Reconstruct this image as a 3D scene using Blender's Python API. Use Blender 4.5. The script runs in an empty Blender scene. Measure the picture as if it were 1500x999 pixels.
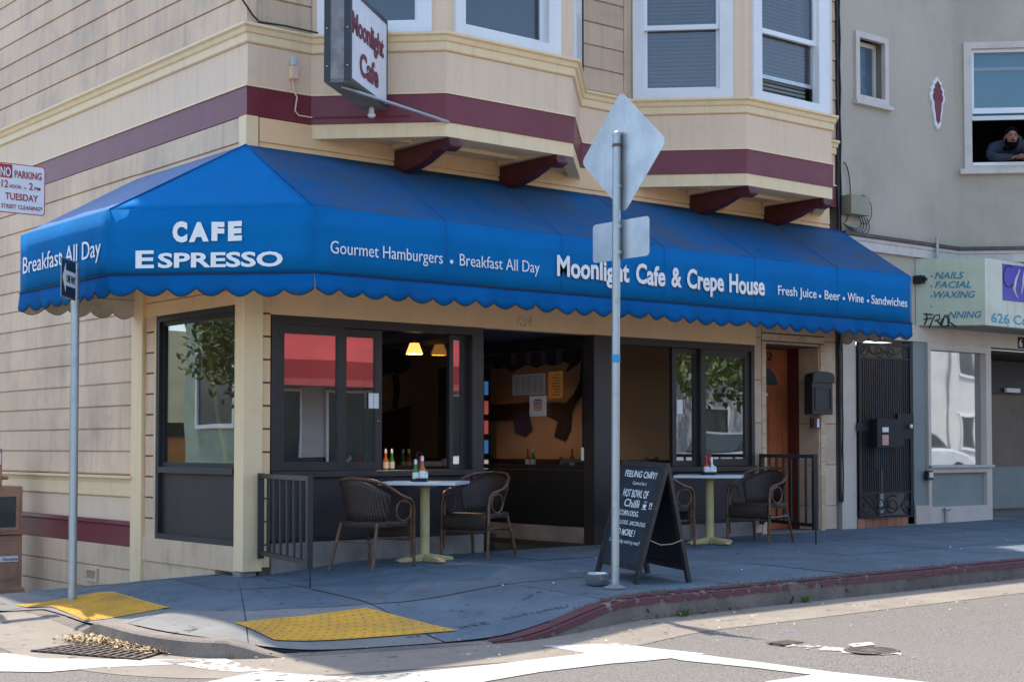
import bpy, bmesh, math, random
from mathutils import Vector, Matrix
R = random.Random(7)
rad = math.radians
C = bpy.context.scene.collection
sc = bpy.context.scene

# ------------------------------------------------------------------ camera, sky, sun, exposure
RX, DX = Vector((.775, -.632, 0)), Vector((.632, .775, 0))
CAM = Vector((-6.183, -11.088, 1.13))
FPX, PITCH = 2200.0, rad(2.0)
CY = 655 - FPX * math.tan(PITCH)
cd = bpy.data.cameras.new('camera'); cam = bpy.data.objects.new('camera', cd); C.objects.link(cam)
cam.location = CAM
fw = (DX * math.cos(PITCH) + Vector((0, 0, math.sin(PITCH)))).normalized()
cam.rotation_euler = fw.to_track_quat('-Z', 'Y').to_euler()
cd.sensor_width = 36; cd.lens = FPX / 1500 * 36; cd.shift_y = (CY - 499.5) / 1500
cd.clip_start = .1; cd.clip_end = 3000
sc.camera = cam
SUN = Vector((.100, .36, 1.0)).normalized()
w = bpy.data.worlds.new('World'); sc.world = w; w.use_nodes = True
nt = w.node_tree; bg = nt.nodes['Background']
sky = nt.nodes.new('ShaderNodeTexSky'); sky.sky_type = 'NISHITA'; sky.sun_disc = False
sky.sun_elevation = math.asin(SUN.z); sky.sun_rotation = math.atan2(SUN.x, SUN.y)
sky.dust_density = 1.2; sky.ozone_density = 1.4
nt.links.new(sky.outputs[0], bg.inputs[0]); bg.inputs[1].default_value = .15
sd = bpy.data.lights.new('sun', 'SUN'); sun = bpy.data.objects.new('sun', sd); C.objects.link(sun)
sd.energy = 2.75; sd.angle = rad(.5); sd.color = (1, .90, .77)
sun.rotation_euler = SUN.to_track_quat('Z', 'Y').to_euler(); sun.location = (0, 0, 30)
sc.view_settings.view_transform = 'Standard'; sc.view_settings.look = 'None'
sc.view_settings.exposure = 1.32; sc.view_settings.gamma = 1
sc.cycles.max_bounces = 8; sc.cycles.transparent_max_bounces = 16
sc.cycles.use_denoising = True

# ------------------------------------------------------------------ helpers
def ray(px, py):
    x = (px - 750) / FPX; y = (CY - py) / FPX
    return RX * x + DX * (math.cos(PITCH) - y * math.sin(PITCH)) + Vector((0, 0, math.sin(PITCH) + y * math.cos(PITCH)))
def py_(px, p, y0):                      # pixel -> point on the real plane y = y0
    v = ray(px, p); return CAM + v * ((y0 - CAM.y) / v.y)
def px_(px, p, x0):                      # pixel -> point on the real plane x = x0
    v = ray(px, p); return CAM + v * ((x0 - CAM.x) / v.x)
def XF(px, y0=0, p=600): return py_(px, p, y0).x
def YS(px, x0=0, p=600): return px_(px, p, x0).y
def gz(px, p, zf):
    v = ray(px, p); f = lambda t: (CAM + v * t).z - zf((CAM + v * t).x, (CAM + v * t).y)
    a = 4.0
    while f(a + .1) > 0 and a < 60: a += .1
    b = a + .1
    for _ in range(14):
        m = (a + b) / 2
        if f(m) > 0: a = m
        else: b = m
    return CAM + v * b

ROOT = {}
def tag(o, label=None, cat=None, group=None, kind=None):
    if label: o['label'] = label
    if cat: o['category'] = cat
    if group: o['group'] = group
    if kind: o['kind'] = kind
    return o
def thing(name, label, cat, loc=(0, 0, 0), group=None):
    o = bpy.data.objects.new(name, None); C.objects.link(o); o.location = loc; o.empty_display_size = .2
    ROOT[o.name] = Vector(loc)
    return tag(o, label, cat, group)
def struct(o): o['kind'] = 'structure'; return o

class MB:
    def __init__(s, fr=None): s.v = []; s.f = []; s.fr = fr
    def P(s, a, b, c):
        if s.fr is None: return Vector((a, b, c))
        O, U, N = s.fr; return O + U * a + N * b + Vector((0, 0, c))
    def add(s, vs, fs):
        n = len(s.v); s.v += [Vector(q) for q in vs]; s.f += [tuple(i + n for i in f) for f in fs]; return s
    def box(s, a0, a1, b0, b1, c0, c1):
        vs = [s.P(a, b, c) for c in (c0, c1) for b in (b0, b1) for a in (a0, a1)]
        return s.add(vs, [(0, 2, 3, 1), (4, 5, 7, 6), (0, 1, 5, 4), (2, 6, 7, 3), (0, 4, 6, 2), (1, 3, 7, 5)])
    def frame(s, a0, a1, b0, b1, c0, c1, t, tb=None, tt=None):
        tb = t if tb is None else tb; tt = t if tt is None else tt
        s.box(a0, a0 + t, b0, b1, c0, c1); s.box(a1 - t, a1, b0, b1, c0, c1)
        s.box(a0 + t, a1 - t, b0, b1, c0, c0 + tb); s.box(a0 + t, a1 - t, b0, b1, c1 - tt, c1); return s
    def prism(s, poly, b0, b1):          # poly in (a, c), extruded along b
        n = len(poly); vs = [s.P(a, b0, c) for a, c in poly] + [s.P(a, b1, c) for a, c in poly]
        return s.add(vs, [tuple(range(n))[::-1], tuple(range(n, 2 * n))] + [(i, (i + 1) % n, n + (i + 1) % n, n + i) for i in range(n)])
    def prisma(s, poly, a0, a1):         # poly in (b, c), extruded along a
        n = len(poly); vs = [s.P(a0, b, c) for b, c in poly] + [s.P(a1, b, c) for b, c in poly]
        return s.add(vs, [tuple(range(n)), tuple(range(n, 2 * n))[::-1]] + [(i, n + i, n + (i + 1) % n, (i + 1) % n) for i in range(n)])
    def prismz(s, poly, c0, c1):         # poly in (a, b), extruded up
        n = len(poly); vs = [s.P(a, b, c0) for a, b in poly] + [s.P(a, b, c1) for a, b in poly]
        return s.add(vs, [tuple(range(n))[::-1], tuple(range(n, 2 * n))] + [(i, (i + 1) % n, n + (i + 1) % n, n + i) for i in range(n)])
    def sheet(s, pts): return s.add([s.P(*p) for p in pts], [tuple(range(len(pts)))])
    def slab(s, pts, th):                # world polygon thickened along its normal
        pts = [Vector(p) for p in pts]; n = (pts[1] - pts[0]).cross(pts[2] - pts[0]).normalized() * th
        k = len(pts)
        return s.add(pts + [p + n for p in pts], [tuple(range(k))[::-1], tuple(range(k, 2 * k))] + [(i, (i + 1) % k, k + (i + 1) % k, k + i) for i in range(k)])
    def tube(s, pts, r, n=8, cap=True, rs=None):
        pts = [Vector(s.P(*p)) if s.fr else Vector(p) for p in pts]; m = len(pts); vs = []; up = None
        for i, p in enumerate(pts):
            t = (pts[min(i + 1, m - 1)] - pts[max(i - 1, 0)]).normalized()
            if up is None: up = t.orthogonal().normalized()
            a = (up - t * up.dot(t)).normalized(); up = a; b = t.cross(a)
            rr = rs[i] if rs else r
            vs += [p + (a * math.cos(2 * math.pi * k / n) + b * math.sin(2 * math.pi * k / n)) * rr for k in range(n)]
        fs = [(i * n + k, i * n + (k + 1) % n, (i + 1) * n + (k + 1) % n, (i + 1) * n + k) for i in range(m - 1) for k in range(n)]
        if cap: fs += [tuple(range(n))[::-1], tuple((m - 1) * n + k for k in range(n))]
        return s.add(vs, fs)
    def lathe(s, prof, c=(0, 0, 0), n=16, sc_=(1, 1)):
        c = Vector(c); m = len(prof)
        vs = [c + Vector((r * math.cos(2 * math.pi * k / n) * sc_[0], r * math.sin(2 * math.pi * k / n) * sc_[1], z)) for r, z in prof for k in range(n)]
        fs = [(i * n + k, i * n + (k + 1) % n, (i + 1) * n + (k + 1) % n, (i + 1) * n + k) for i in range(m - 1) for k in range(n)]
        fs += [tuple(range(n))[::-1], tuple((m - 1) * n + k for k in range(n))]
        return s.add(vs, fs)
    def build(s, name, mat, parent=None, smooth=False, bevel=0, label=None, kind=None, recalc=True):
        off = Vector((0, 0, 0))
        if parent is not None:
            off = ROOT[parent.name]
        me = bpy.data.meshes.new(name); me.from_pydata([tuple(q - off) for q in s.v], [], s.f)
        if recalc:
            bm = bmesh.new(); bm.from_mesh(me); bmesh.ops.recalc_face_normals(bm, faces=bm.faces); bm.to_mesh(me); bm.free()
        if smooth:
            for p in me.polygons: p.use_smooth = True
            me.set_sharp_from_angle(angle=rad(40))
        me.materials.append(mat); me.update()
        o = bpy.data.objects.new(name, me); C.objects.link(o)
        if parent is not None: o.parent = parent; ROOT[o.name] = off
        else: ROOT[o.name] = Vector((0, 0, 0))
        if bevel:
            m = o.modifiers.new('bevel', 'BEVEL'); m.width = bevel; m.segments = 2; m.limit_method = 'ANGLE'; m.harden_normals = False
        if label: o['label'] = label
        if kind: o['kind'] = kind
        return o

def kids(o): return [c for c in bpy.data.objects if c.parent == o]
def copy_thing(o, loc, rz, label=None, parent=None):
    ch = [(c, [g for g in bpy.data.objects if g.parent == c]) for c in bpy.data.objects if c.parent == o]
    r = o.copy(); C.objects.link(r); r.location = loc; r.rotation_euler = (0, 0, rz)
    if label: r['label'] = label
    for c, gs in ch:
        k = c.copy(); C.objects.link(k); k.parent = r
        for g in gs:
            h = g.copy(); C.objects.link(h); h.parent = k
    return r

# text as thin real geometry
_capc = {}
def text_mesh(body, bold=0.0, shear=0.0, spacing=1.0):
    cu = bpy.data.curves.new('t', 'FONT'); cu.body = body; cu.size = 1; cu.offset = bold; cu.shear = shear; cu.space_character = spacing
    cu.resolution_u = 3; cu.extrude = .004
    o = bpy.data.objects.new('t', cu); C.objects.link(o)
    dg = bpy.context.evaluated_depsgraph_get(); dg.update()
    me = bpy.data.meshes.new_from_object(o.evaluated_get(dg)); bpy.data.objects.remove(o); bpy.data.curves.remove(cu)
    return me
def lettering(body, O, U, V, width, cap, mat, parent, bold=0.0, shear=0.0, spacing=1.0, depth=.003, name='lettering', center=False, jit=0):
    """O: lower-left of the baseline; U, V unit vectors; width in metres (None keeps natural), cap = capital height"""
    me = text_mesh(body, bold, shear, spacing)
    H = .73 + 2 * bold
    xs = [v.co.x for v in me.vertices]; x0, x1 = min(xs), max(xs)
    sy = cap / H; sx = (width / (x1 - x0)) if width else sy
    O, U, V = Vector(O), Vector(U).normalized(), Vector(V).normalized(); N = U.cross(V).normalized()
    off = ROOT[parent.name] if parent is not None else Vector((0, 0, 0))
    cx = -(x1 - x0) * sx / 2 if center else 0
    for v in me.vertices:
        x, y, z = v.co
        if jit: y += math.sin(x * 3.7) * jit; 
        v.co = O + U * ((x - x0) * sx + cx) + V * (y * sy) + N * (depth if z > 0 else 0) - off
    me.name = name; me.materials.clear(); me.materials.append(mat)
    for p in me.polygons: p.material_index = 0
    o = bpy.data.objects.new(name, me); C.objects.link(o)
    if parent is not None: o.parent = parent
    ROOT[o.name] = off
    return o

# ------------------------------------------------------------------ materials
def nmat(name): 
    m = bpy.data.materials.new(name); m.use_nodes = True
    return m, m.node_tree, m.node_tree.nodes['Principled BSDF']
def noise(nt, vec, scale, detail=4, rough=.6):
    n = nt.nodes.new('ShaderNodeTexNoise'); n.inputs['Scale'].default_value = scale; n.inputs['Detail'].default_value = detail
    n.inputs['Roughness'].default_value = rough
    if vec: nt.links.new(vec, n.inputs['Vector'])
    return n
def ramp(nt, f, p0, p1, c0=(0, 0, 0, 1), c1=(1, 1, 1, 1)):
    r = nt.nodes.new('ShaderNodeValToRGB'); r.color_ramp.elements[0].position = p0; r.color_ramp.elements[1].position = p1
    r.color_ramp.elements[0].color = c0; r.color_ramp.elements[1].color = c1
    nt.links.new(f, r.inputs[0]); return r
def mixc(nt, fac, a, b, mode='MIX'):
    m = nt.nodes.new('ShaderNodeMix'); m.data_type = 'RGBA'; m.blend_type = mode
    for s, v in ((m.inputs[0], fac), (m.inputs[6], a), (m.inputs[7], b)):
        if hasattr(v, 'is_linked') or hasattr(v, 'links'): nt.links.new(v, s)
        elif isinstance(v, (int, float)): s.default_value = v
        else: s.default_value = tuple(v) + ((1,) if len(v) == 3 else ())
    return m.outputs[2]
def mat(name, col, rough=.65, metal=0, var=.10, vs=2.5, dirt=0, dcol=None, ds=1.5, streak=0, bump=.15, bs=90, objr=0, coord='pos', spec=.5, d0=.48, d1=.68, bd=.004):
    m, nt, b = nmat(name)
    if coord == 'pos': vec = nt.nodes.new('ShaderNodeNewGeometry').outputs['Position']
    else: vec = nt.nodes.new('ShaderNodeTexCoord').outputs['Object']
    c = tuple(col)
    n1 = noise(nt, vec, vs, 6)
    out = mixc(nt, ramp(nt, n1.outputs[0], .3, .7).outputs[0], [x * (1 - var) for x in c], [min(1, x * (1 + var)) for x in c])
    if objr:
        oi = nt.nodes.new('ShaderNodeObjectInfo')
        hs = nt.nodes.new('ShaderNodeMapRange'); hs.inputs[3].default_value = 1 - objr; hs.inputs[4].default_value = 1 + objr
        nt.links.new(oi.outputs['Random'], hs.inputs[0])
        vm = nt.nodes.new('ShaderNodeVectorMath'); vm.operation = 'SCALE'; nt.links.new(out, vm.inputs[0]); nt.links.new(hs.outputs[0], vm.inputs['Scale'])
        out = vm.outputs[0]
    dc = dcol or [x * .45 for x in c]
    if dirt:
        n2 = noise(nt, vec, ds, 8, .7)
        r2 = ramp(nt, n2.outputs[0], d0, d1)
        mt = nt.nodes.new('ShaderNodeMath'); mt.operation = 'MULTIPLY'; mt.inputs[1].default_value = dirt; nt.links.new(r2.outputs[0], mt.inputs[0])
        out = mixc(nt, mt.outputs[0], out, dc)
    if streak:
        mp = nt.nodes.new('ShaderNodeMapping'); mp.inputs['Scale'].default_value = (9, 9, .9); nt.links.new(vec, mp.inputs[0])
        n3 = noise(nt, mp.outputs[0], 1.3, 6, .65)
        r3 = ramp(nt, n3.outputs[0], .5, .75)
        mt = nt.nodes.new('ShaderNodeMath'); mt.operation = 'MULTIPLY'; mt.inputs[1].default_value = streak; nt.links.new(r3.outputs[0], mt.inputs[0])
        out = mixc(nt, mt.outputs[0], out, dc)
    nt.links.new(out, b.inputs['Base Color'])
    b.inputs['Roughness'].default_value = rough; b.inputs['Metallic'].default_value = metal
    b.inputs['Specular IOR Level'].default_value = spec
    if bump:
        n4 = noise(nt, vec, bs, 4); bp = nt.nodes.new('ShaderNodeBump'); bp.inputs['Strength'].default_value = bump; bp.inputs['Distance'].default_value = bd
        nt.links.new(n4.outputs[0], bp.inputs['Height']); nt.links.new(bp.outputs[0], b.inputs['Normal'])
    return m
def glassmat(name, tint=.8, refl=.12, rough=0.0, wob=.0):
    m, nt, b = nmat(name); nt.nodes.remove(b)
    out = nt.nodes['Material Output']
    tr = nt.nodes.new('ShaderNodeBsdfTransparent'); tr.inputs[0].default_value = (tint, tint * 1.0, tint * 1.0, 1)
    gl = nt.nodes.new('ShaderNodeBsdfGlossy'); gl.inputs['Roughness'].default_value = rough; gl.inputs[0].default_value = (.95, .97, 1, 1)
    if wob:
        ps = nt.nodes.new('ShaderNodeNewGeometry').outputs['Position']; n = noise(nt, ps, 1.1, 1)
        bp = nt.nodes.new('ShaderNodeBump'); bp.inputs['Strength'].default_value = wob; bp.inputs['Distance'].default_value = .02
        nt.links.new(n.outputs[0], bp.inputs['Height']); nt.links.new(bp.outputs[0], gl.inputs['Normal'])
    fr = nt.nodes.new('ShaderNodeLayerWeight'); pw_ = nt.nodes.new('ShaderNodeMath'); pw_.operation = 'POWER'; pw_.inputs[1].default_value = 5
    nt.links.new(fr.outputs['Facing'], pw_.inputs[0])
    mr = nt.nodes.new('ShaderNodeMapRange'); mr.inputs[1].default_value = 0; mr.inputs[2].default_value = 1; mr.inputs[3].default_value = refl; mr.inputs[4].default_value = 1
    nt.links.new(pw_.outputs[0], mr.inputs[0])
    mx = nt.nodes.new('ShaderNodeMixShader'); nt.links.new(mr.outputs[0], mx.inputs[0]); nt.links.new(tr.outputs[0], mx.inputs[1]); nt.links.new(gl.outputs[0], mx.inputs[2])
    nt.links.new(mx.outputs[0], out.inputs[0]); return m
def emit(name, col, s):
    m, nt, b = nmat(name); b.inputs['Base Color'].default_value = (*col, 1); b.inputs['Emission Color'].default_value = (*col, 1); b.inputs['Emission Strength'].default_value = s; return m

M = {}
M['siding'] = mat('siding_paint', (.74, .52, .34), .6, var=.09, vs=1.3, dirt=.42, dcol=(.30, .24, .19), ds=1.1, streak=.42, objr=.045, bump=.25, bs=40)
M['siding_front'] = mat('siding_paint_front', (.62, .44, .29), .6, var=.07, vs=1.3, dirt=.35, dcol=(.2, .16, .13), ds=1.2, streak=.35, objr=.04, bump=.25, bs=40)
M['wall_tan'] = mat('wall_paint_tan', (.90, .60, .33), .65, var=.05, vs=1.2, dirt=.15, dcol=(.35, .26, .17), streak=.12, bump=.2, bs=30)
M['cream'] = mat('trim_cream', (.90, .68, .40), .5, var=.06, vs=3, dirt=.25, dcol=(.42, .33, .22), ds=3, streak=.25, bump=.15)
M['panel'] = mat('panel_tan', (.84, .62, .43), .6, var=.06, vs=1.5, dirt=.2, dcol=(.4, .31, .22), streak=.25, bump=.15)
M['groove'] = mat('board_gap', (.12, .09, .07), .9, var=.2)
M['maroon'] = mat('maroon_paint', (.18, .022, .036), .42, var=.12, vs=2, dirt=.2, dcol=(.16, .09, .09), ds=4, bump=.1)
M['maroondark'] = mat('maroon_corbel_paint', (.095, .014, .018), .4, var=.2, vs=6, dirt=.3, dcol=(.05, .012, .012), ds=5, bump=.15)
M['white'] = mat('white_paint', (.80, .80, .80), .4, var=.03, dirt=.15, dcol=(.5, .48, .45), ds=4, bump=.08)
M['vinyl'] = mat('white_vinyl', (.82, .84, .86), .3, var=.02, bump=0)
M['dark'] = mat('dark_brown_frame', (.030, .023, .024), .42, var=.15, vs=4, dirt=.25, dcol=(.07, .055, .055), ds=3, bump=.08)
M['darkpanel'] = mat('dark_brown_panel', (.030, .021, .024), .5, var=.15, vs=2, dirt=.2, dcol=(.055, .045, .045), bump=.1)
M['bluepanel'] = mat('navy_frame', (.018, .024, .034), .4, var=.15, vs=4, dirt=.2, dcol=(.05, .06, .08), bump=.08)
M['black'] = mat('black', (.012, .012, .013), .5, var=.1, bump=.05)
M['iron'] = mat('black_iron', (.014, .016, .02), .45, var=.2, vs=8, bump=.15, coord='obj')
M['concrete_old'] = mat('plinth_concrete', (.26, .23, .21), .85, var=.2, vs=5, dirt=.5, dcol=(.12, .10, .09), ds=3, bump=.6, bs=25)
M['blue'] = mat('awning_canvas', (.0003, .150, .40), .9, var=.10, vs=1.4, dirt=.22, dcol=(.012, .10, .28), ds=1.2, streak=.12, bump=.35, bs=4.5, bd=.03, spec=.15)
M['bluetop'] = mat('awning_canvas_weathered', (.004, .125, .33), .92, var=.15, vs=.9, dirt=.95, dcol=(.085, .092, .105), ds=.9, streak=.45, bump=.5, bs=4, bd=.05, spec=.12, d0=.38, d1=.68)
M['valance'] = mat('awning_valance', (.001, .11, .34), .9, spec=.12, var=.1, vs=1.2, dirt=.35, dcol=(.03, .07, .16), ds=1.0, streak=.2, bump=.12, bs=260)
M['bluetop2'] = mat('awning_canvas_shiny', (.002, .15, .40), .42, var=.10, vs=1.4, dirt=.3, dcol=(.03, .12, .26), ds=1.2, streak=.2, bump=.25, bs=5, bd=.02, spec=.9)
M['lining'] = mat('awning_lining', (.62, .56, .48), .85, var=.1, dirt=.4, dcol=(.15, .12, .1), ds=2, bump=.1)
M['letter'] = mat('white_vinyl_letters', (.86, .86, .84), .5, var=.04, bump=0)
M['rope'] = mat('dark_trim', (.01, .02, .05), .8, bump=0)
M['galv'] = mat('galvanised', (.45, .48, .50), .42, .75, var=.2, vs=9, dirt=.4, dcol=(.2, .2, .19), ds=9, bump=.15, bs=40)
M['signback'] = mat('aluminium_sign_back', (.50, .52, .54), .38, .70, var=.14, vs=5, dirt=.4, dcol=(.34, .35, .36), ds=3.5, streak=.45, bump=.05)
M['glass'] = glassmat('glass_shop', .62, .26, 0, .05)
M['glass_side'] = glassmat('glass_side', .80, .24, 0, .10)
M['glass_dark'] = glassmat('glass_recess', .92, .05)
M['glass_up'] = glassmat('glass_upper', .70, .075, 0, .06)
M['grey'] = mat('grey_stucco', (.50, .45, .36), .85, var=.05, vs=.9, dirt=.25, dcol=(.17, .165, .145), ds=.8, streak=.10, bump=.5, bs=60)
M['brickred'] = mat('terracotta', (.42, .17, .10), .7, var=.15, vs=6, objr=.15)
M['tile'] = mat('travertine_tile', (.58, .42, .29), .45, var=.14, vs=5, dirt=.3, dcol=(.42, .30, .22), ds=7, objr=.07, bump=.15)
M['tilesmall'] = mat('travertine_strip', (.60, .42, .27), .45, var=.14, vs=9, objr=.12, bump=.1)
M['wooddoor'] = mat('orange_wood_door', (.46, .125, .045), .38, var=.22, vs=5, dirt=.25, dcol=(.14, .035, .015), ds=3, streak=.35, bump=.1)
M['oak'] = mat('table_wood', (.50, .24, .08), .35, var=.15, vs=5, coord='obj')
M['rattan'] = None
M['bamboo'] = mat('bamboo_paint', (.13, .062, .032), .35, var=.5, vs=14, bump=.1, coord='obj')
M['tabletop'] = mat('pale_table_top', (.60, .66, .70), .3, var=.05, vs=3, bump=0, coord='obj')
M['yellowpost'] = mat('table_base_paint', (.56, .44, .20), .45, var=.1, vs=6, dirt=.3, dcol=(.3, .24, .14), ds=9, coord='obj')
M['beigewall'] = mat('interior_beige', (.56, .41, .27), .8, var=.05, bump=.1)
M['blueceil'] = mat('interior_blue_ceiling', (.015, .05, .12), .7, var=.08)
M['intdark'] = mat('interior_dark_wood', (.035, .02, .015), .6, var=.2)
M['floor_in'] = mat('interior_floor', (.24, .17, .12), .5, var=.2)
M['red'] = mat('red_plastic', (.55, .02, .02), .35, bump=0, var=.05)
M['green'] = mat('green_bottle', (.03, .22, .03), .2, bump=0, var=.05)
M['amber'] = mat('hot_sauce', (.55, .14, .02), .25, bump=0, var=.05)
M['paper'] = mat('paper', (.80, .80, .78), .8, bump=0, var=.03)
M['orangepaper'] = mat('orange_paper', (.85, .32, .06), .8, bump=0, var=.04)
M['ink'] = mat('ink', (.03, .03, .03), .8, bump=0, var=0)
M['steel'] = mat('stainless', (.55, .55, .55), .25, .9, var=.05, bump=0, coord='obj')
M['chalkboard'] = mat('chalkboard', (.022, .032, .045), .5, var=.2, vs=4, dirt=.4, dcol=(.055, .07, .09), ds=3, bump=.05)
M['chalk'] = mat('chalk', (.85, .88, .9), .9, bump=0, var=.05)
M['curbred'] = None
M['maroonwood'] = mat('maroon_door_frame', (.12, .022, .014), .4, var=.2)
M['numeral'] = mat('pale_numeral', (.80, .70, .55), .4, bump=0)
M['glass_pane_dark'] = mat('dark_glazing', (.05, .07, .07), .15, bump=0)

def simple_layers():
    # rattan weave
    m, nt, b = nmat('rattan_weave'); tc = nt.nodes.new('ShaderNodeTexCoord')
    wv = nt.nodes.new('ShaderNodeTexWave'); wv.bands_direction = 'Z'; wv.inputs['Scale'].default_value = 26; wv.inputs['Distortion'].default_value = .4
    wx = nt.nodes.new('ShaderNodeTexWave'); wx.bands_direction = 'X'; wx.inputs['Scale'].default_value = 15; wx.inputs['Distortion'].default_value = .4
    nt.links.new(tc.outputs['Object'], wv.inputs[0]); nt.links.new(tc.outputs['Object'], wx.inputs[0])
    f = mixc(nt, 1, wv.outputs[0], wx.outputs[0], 'MULTIPLY')
    nt.links.new(mixc(nt, f, (.028, .016, .012), (.12, .075, .055)), b.inputs['Base Color']); b.inputs['Roughness'].default_value = .45
    bp = nt.nodes.new('ShaderNodeBump'); bp.inputs['Strength'].default_value = .7; bp.inputs['Distance'].default_value = .004
    nt.links.new(f, bp.inputs['Height']); nt.links.new(bp.outputs[0], b.inputs['Normal']); M['rattan'] = m
    # asphalt
    m, nt, b = nmat('asphalt'); ps = nt.nodes.new('ShaderNodeNewGeometry').outputs['Position']
    n1 = noise(nt, ps, 75, 4, .8); n2 = noise(nt, ps, .9, 5); vo = nt.nodes.new('ShaderNodeTexVoronoi'); vo.inputs['Scale'].default_value = 60; nt.links.new(ps, vo.inputs[0])
    c = mixc(nt, ramp(nt, n1.outputs[0], .35, .7).outputs[0], (.045, .041, .036), (.26, .238, .21))
    c = mixc(nt, ramp(nt, vo.outputs['Distance'], .0, .45).outputs[0], (.30, .28, .26), c)
    mx = nt.nodes.new('ShaderNodeMath'); mx.operation = 'MULTIPLY'; mx.inputs[1].default_value = .5; nt.links.new(ramp(nt, n2.outputs[0], .4, .65).outputs[0], mx.inputs[0])
    c = mixc(nt, mx.outputs[0], c, (.165, .150, .132))
    vc = nt.nodes.new('ShaderNodeTexVoronoi'); vc.feature = 'DISTANCE_TO_EDGE'; vc.inputs['Scale'].default_value = .7
    nd = noise(nt, ps, 3, 4); wv = nt.nodes.new('ShaderNodeVectorMath'); wv.operation = 'MULTIPLY_ADD'; wv.inputs[1].default_value = (.4, .4, .4)
    nt.links.new(nd.outputs['Color'], wv.inputs[0]); nt.links.new(ps, wv.inputs[2]); nt.links.new(wv.outputs[0], vc.inputs[0])
    cr = ramp(nt, vc.outputs['Distance'], .001, .006)
    c = mixc(nt, cr.outputs[0], (.15, .14, .13), c)
    nt.links.new(c, b.inputs['Base Color']); b.inputs['Roughness'].default_value = .9
    bp = nt.nodes.new('ShaderNodeBump'); bp.inputs['Strength'].default_value = .6; bp.inputs['Distance'].default_value = .006
    nt.links.new(n1.outputs[0], bp.inputs['Height']); nt.links.new(bp.outputs[0], b.inputs['Normal']); M['asphalt'] = m
    def conc(name, c0, c1, dark, objr=.05, speck=.35):
        m, nt, b = nmat(name); ps = nt.nodes.new('ShaderNodeNewGeometry').outputs['Position']
        n1 = noise(nt, ps, 1.6, 7, .65); n2 = noise(nt, ps, 80, 3); n3 = noise(nt, ps, 4.5, 6, .7)
        c = mixc(nt, ramp(nt, n1.outputs[0], .35, .65).outputs[0], c0, c1)
        k = nt.nodes.new('ShaderNodeMath'); k.operation = 'MULTIPLY'; k.inputs[1].default_value = .55; nt.links.new(ramp(nt, n3.outputs[0], .52, .72).outputs[0], k.inputs[0])
        c = mixc(nt, k.outputs[0], c, dark)
        k2 = nt.nodes.new('ShaderNodeMath'); k2.operation = 'MULTIPLY'; k2.inputs[1].default_value = speck; nt.links.new(ramp(nt, n2.outputs[0], .5, .7).outputs[0], k2.inputs[0])
        c = mixc(nt, k2.outputs[0], c, dark)
        n5 = noise(nt, ps, 9, 2); sp = ramp(nt, n5.outputs[0], .68, .70); c = mixc(nt, sp.outputs[0], c, [x * .5 for x in dark])
        oi = nt.nodes.new('ShaderNodeObjectInfo'); mr = nt.nodes.new('ShaderNodeMapRange'); mr.inputs[3].default_value = 1 - objr; mr.inputs[4].default_value = 1 + objr
        nt.links.new(oi.outputs['Random'], mr.inputs[0]); vm = nt.nodes.new('ShaderNodeVectorMath'); vm.operation = 'SCALE'
        nt.links.new(c, vm.inputs[0]); nt.links.new(mr.outputs[0], vm.inputs['Scale']); nt.links.new(vm.outputs[0], b.inputs['Base Color'])
        b.inputs['Roughness'].default_value = .85
        bp = nt.nodes.new('ShaderNodeBump'); bp.inputs['Strength'].default_value = .35; bp.inputs['Distance'].default_value = .004
        nt.links.new(n2.outputs[0], bp.inputs['Height']); nt.links.new(bp.outputs[0], b.inputs['Normal']); return m
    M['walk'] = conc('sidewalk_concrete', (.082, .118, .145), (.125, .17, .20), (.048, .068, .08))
    M['walk_sunlit'] = conc('sunlit_concrete', (.155, .158, .150), (.215, .212, .20), (.10, .10, .095))  # same concrete as the walk, lighter sunlit tone put into the colour
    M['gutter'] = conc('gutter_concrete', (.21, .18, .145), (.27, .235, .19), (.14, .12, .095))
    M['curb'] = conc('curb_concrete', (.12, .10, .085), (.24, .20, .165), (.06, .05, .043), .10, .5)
    M['joint'] = mat('joint_dirt', (.075, .085, .09), .95, var=.3, vs=9)
    # worn road paint: bare asphalt shows through real gaps of the coat
    def worn(name, col, thr, sc1=7, coordr=.5):
        m, nt, b = nmat(name); ps = nt.nodes.new('ShaderNodeNewGeometry').outputs['Position']
        n1 = noise(nt, ps, sc1, 8, .72); n2 = noise(nt, ps, 1.3, 4)
        ad = nt.nodes.new('ShaderNodeMath'); ad.operation = 'MULTIPLY_ADD'; ad.inputs[1].default_value = coordr
        nt.links.new(n2.outputs[0], ad.inputs[0]); nt.links.new(n1.outputs[0], ad.inputs[2])
        r = ramp(nt, ad.outputs[0], thr, thr + .03)
        n3 = noise(nt, ps, 60, 3); c = mixc(nt, ramp(nt, n3.outputs[0], .4, .65).outputs[0], col, [x * .82 for x in col])
        nt.links.new(c, b.inputs['Base Color']); b.inputs['Roughness'].default_value = .7
        tr = nt.nodes.new('ShaderNodeBsdfTransparent'); mx = nt.nodes.new('ShaderNodeMixShader')
        nt.links.new(r.outputs[0], mx.inputs[0]); nt.links.new(tr.outputs[0], mx.inputs[1]); nt.links.new(b.outputs[0], mx.inputs[2])
        nt.links.new(mx.outputs[0], nt.nodes['Material Output'].inputs[0]); return m
    M['roadwhite'] = worn('road_white', (.50, .48, .44), .58)
    M['roadwhite2'] = worn('road_white_worn', (.52, .50, .46), .70, 9)
    M['curbred'] = worn('curb_red', (.12, .036, .045), .67, 11)
    M['bluespray'] = worn('blue_spray', (.22, .42, .62), .83, 10)
    M['yellowpad'] = mat('tactile_yellow', (.66, .34, .03), .7, var=.16, vs=3, dirt=.75, dcol=(.34, .22, .07), ds=2.2, bump=.1, bs=60)
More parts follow.
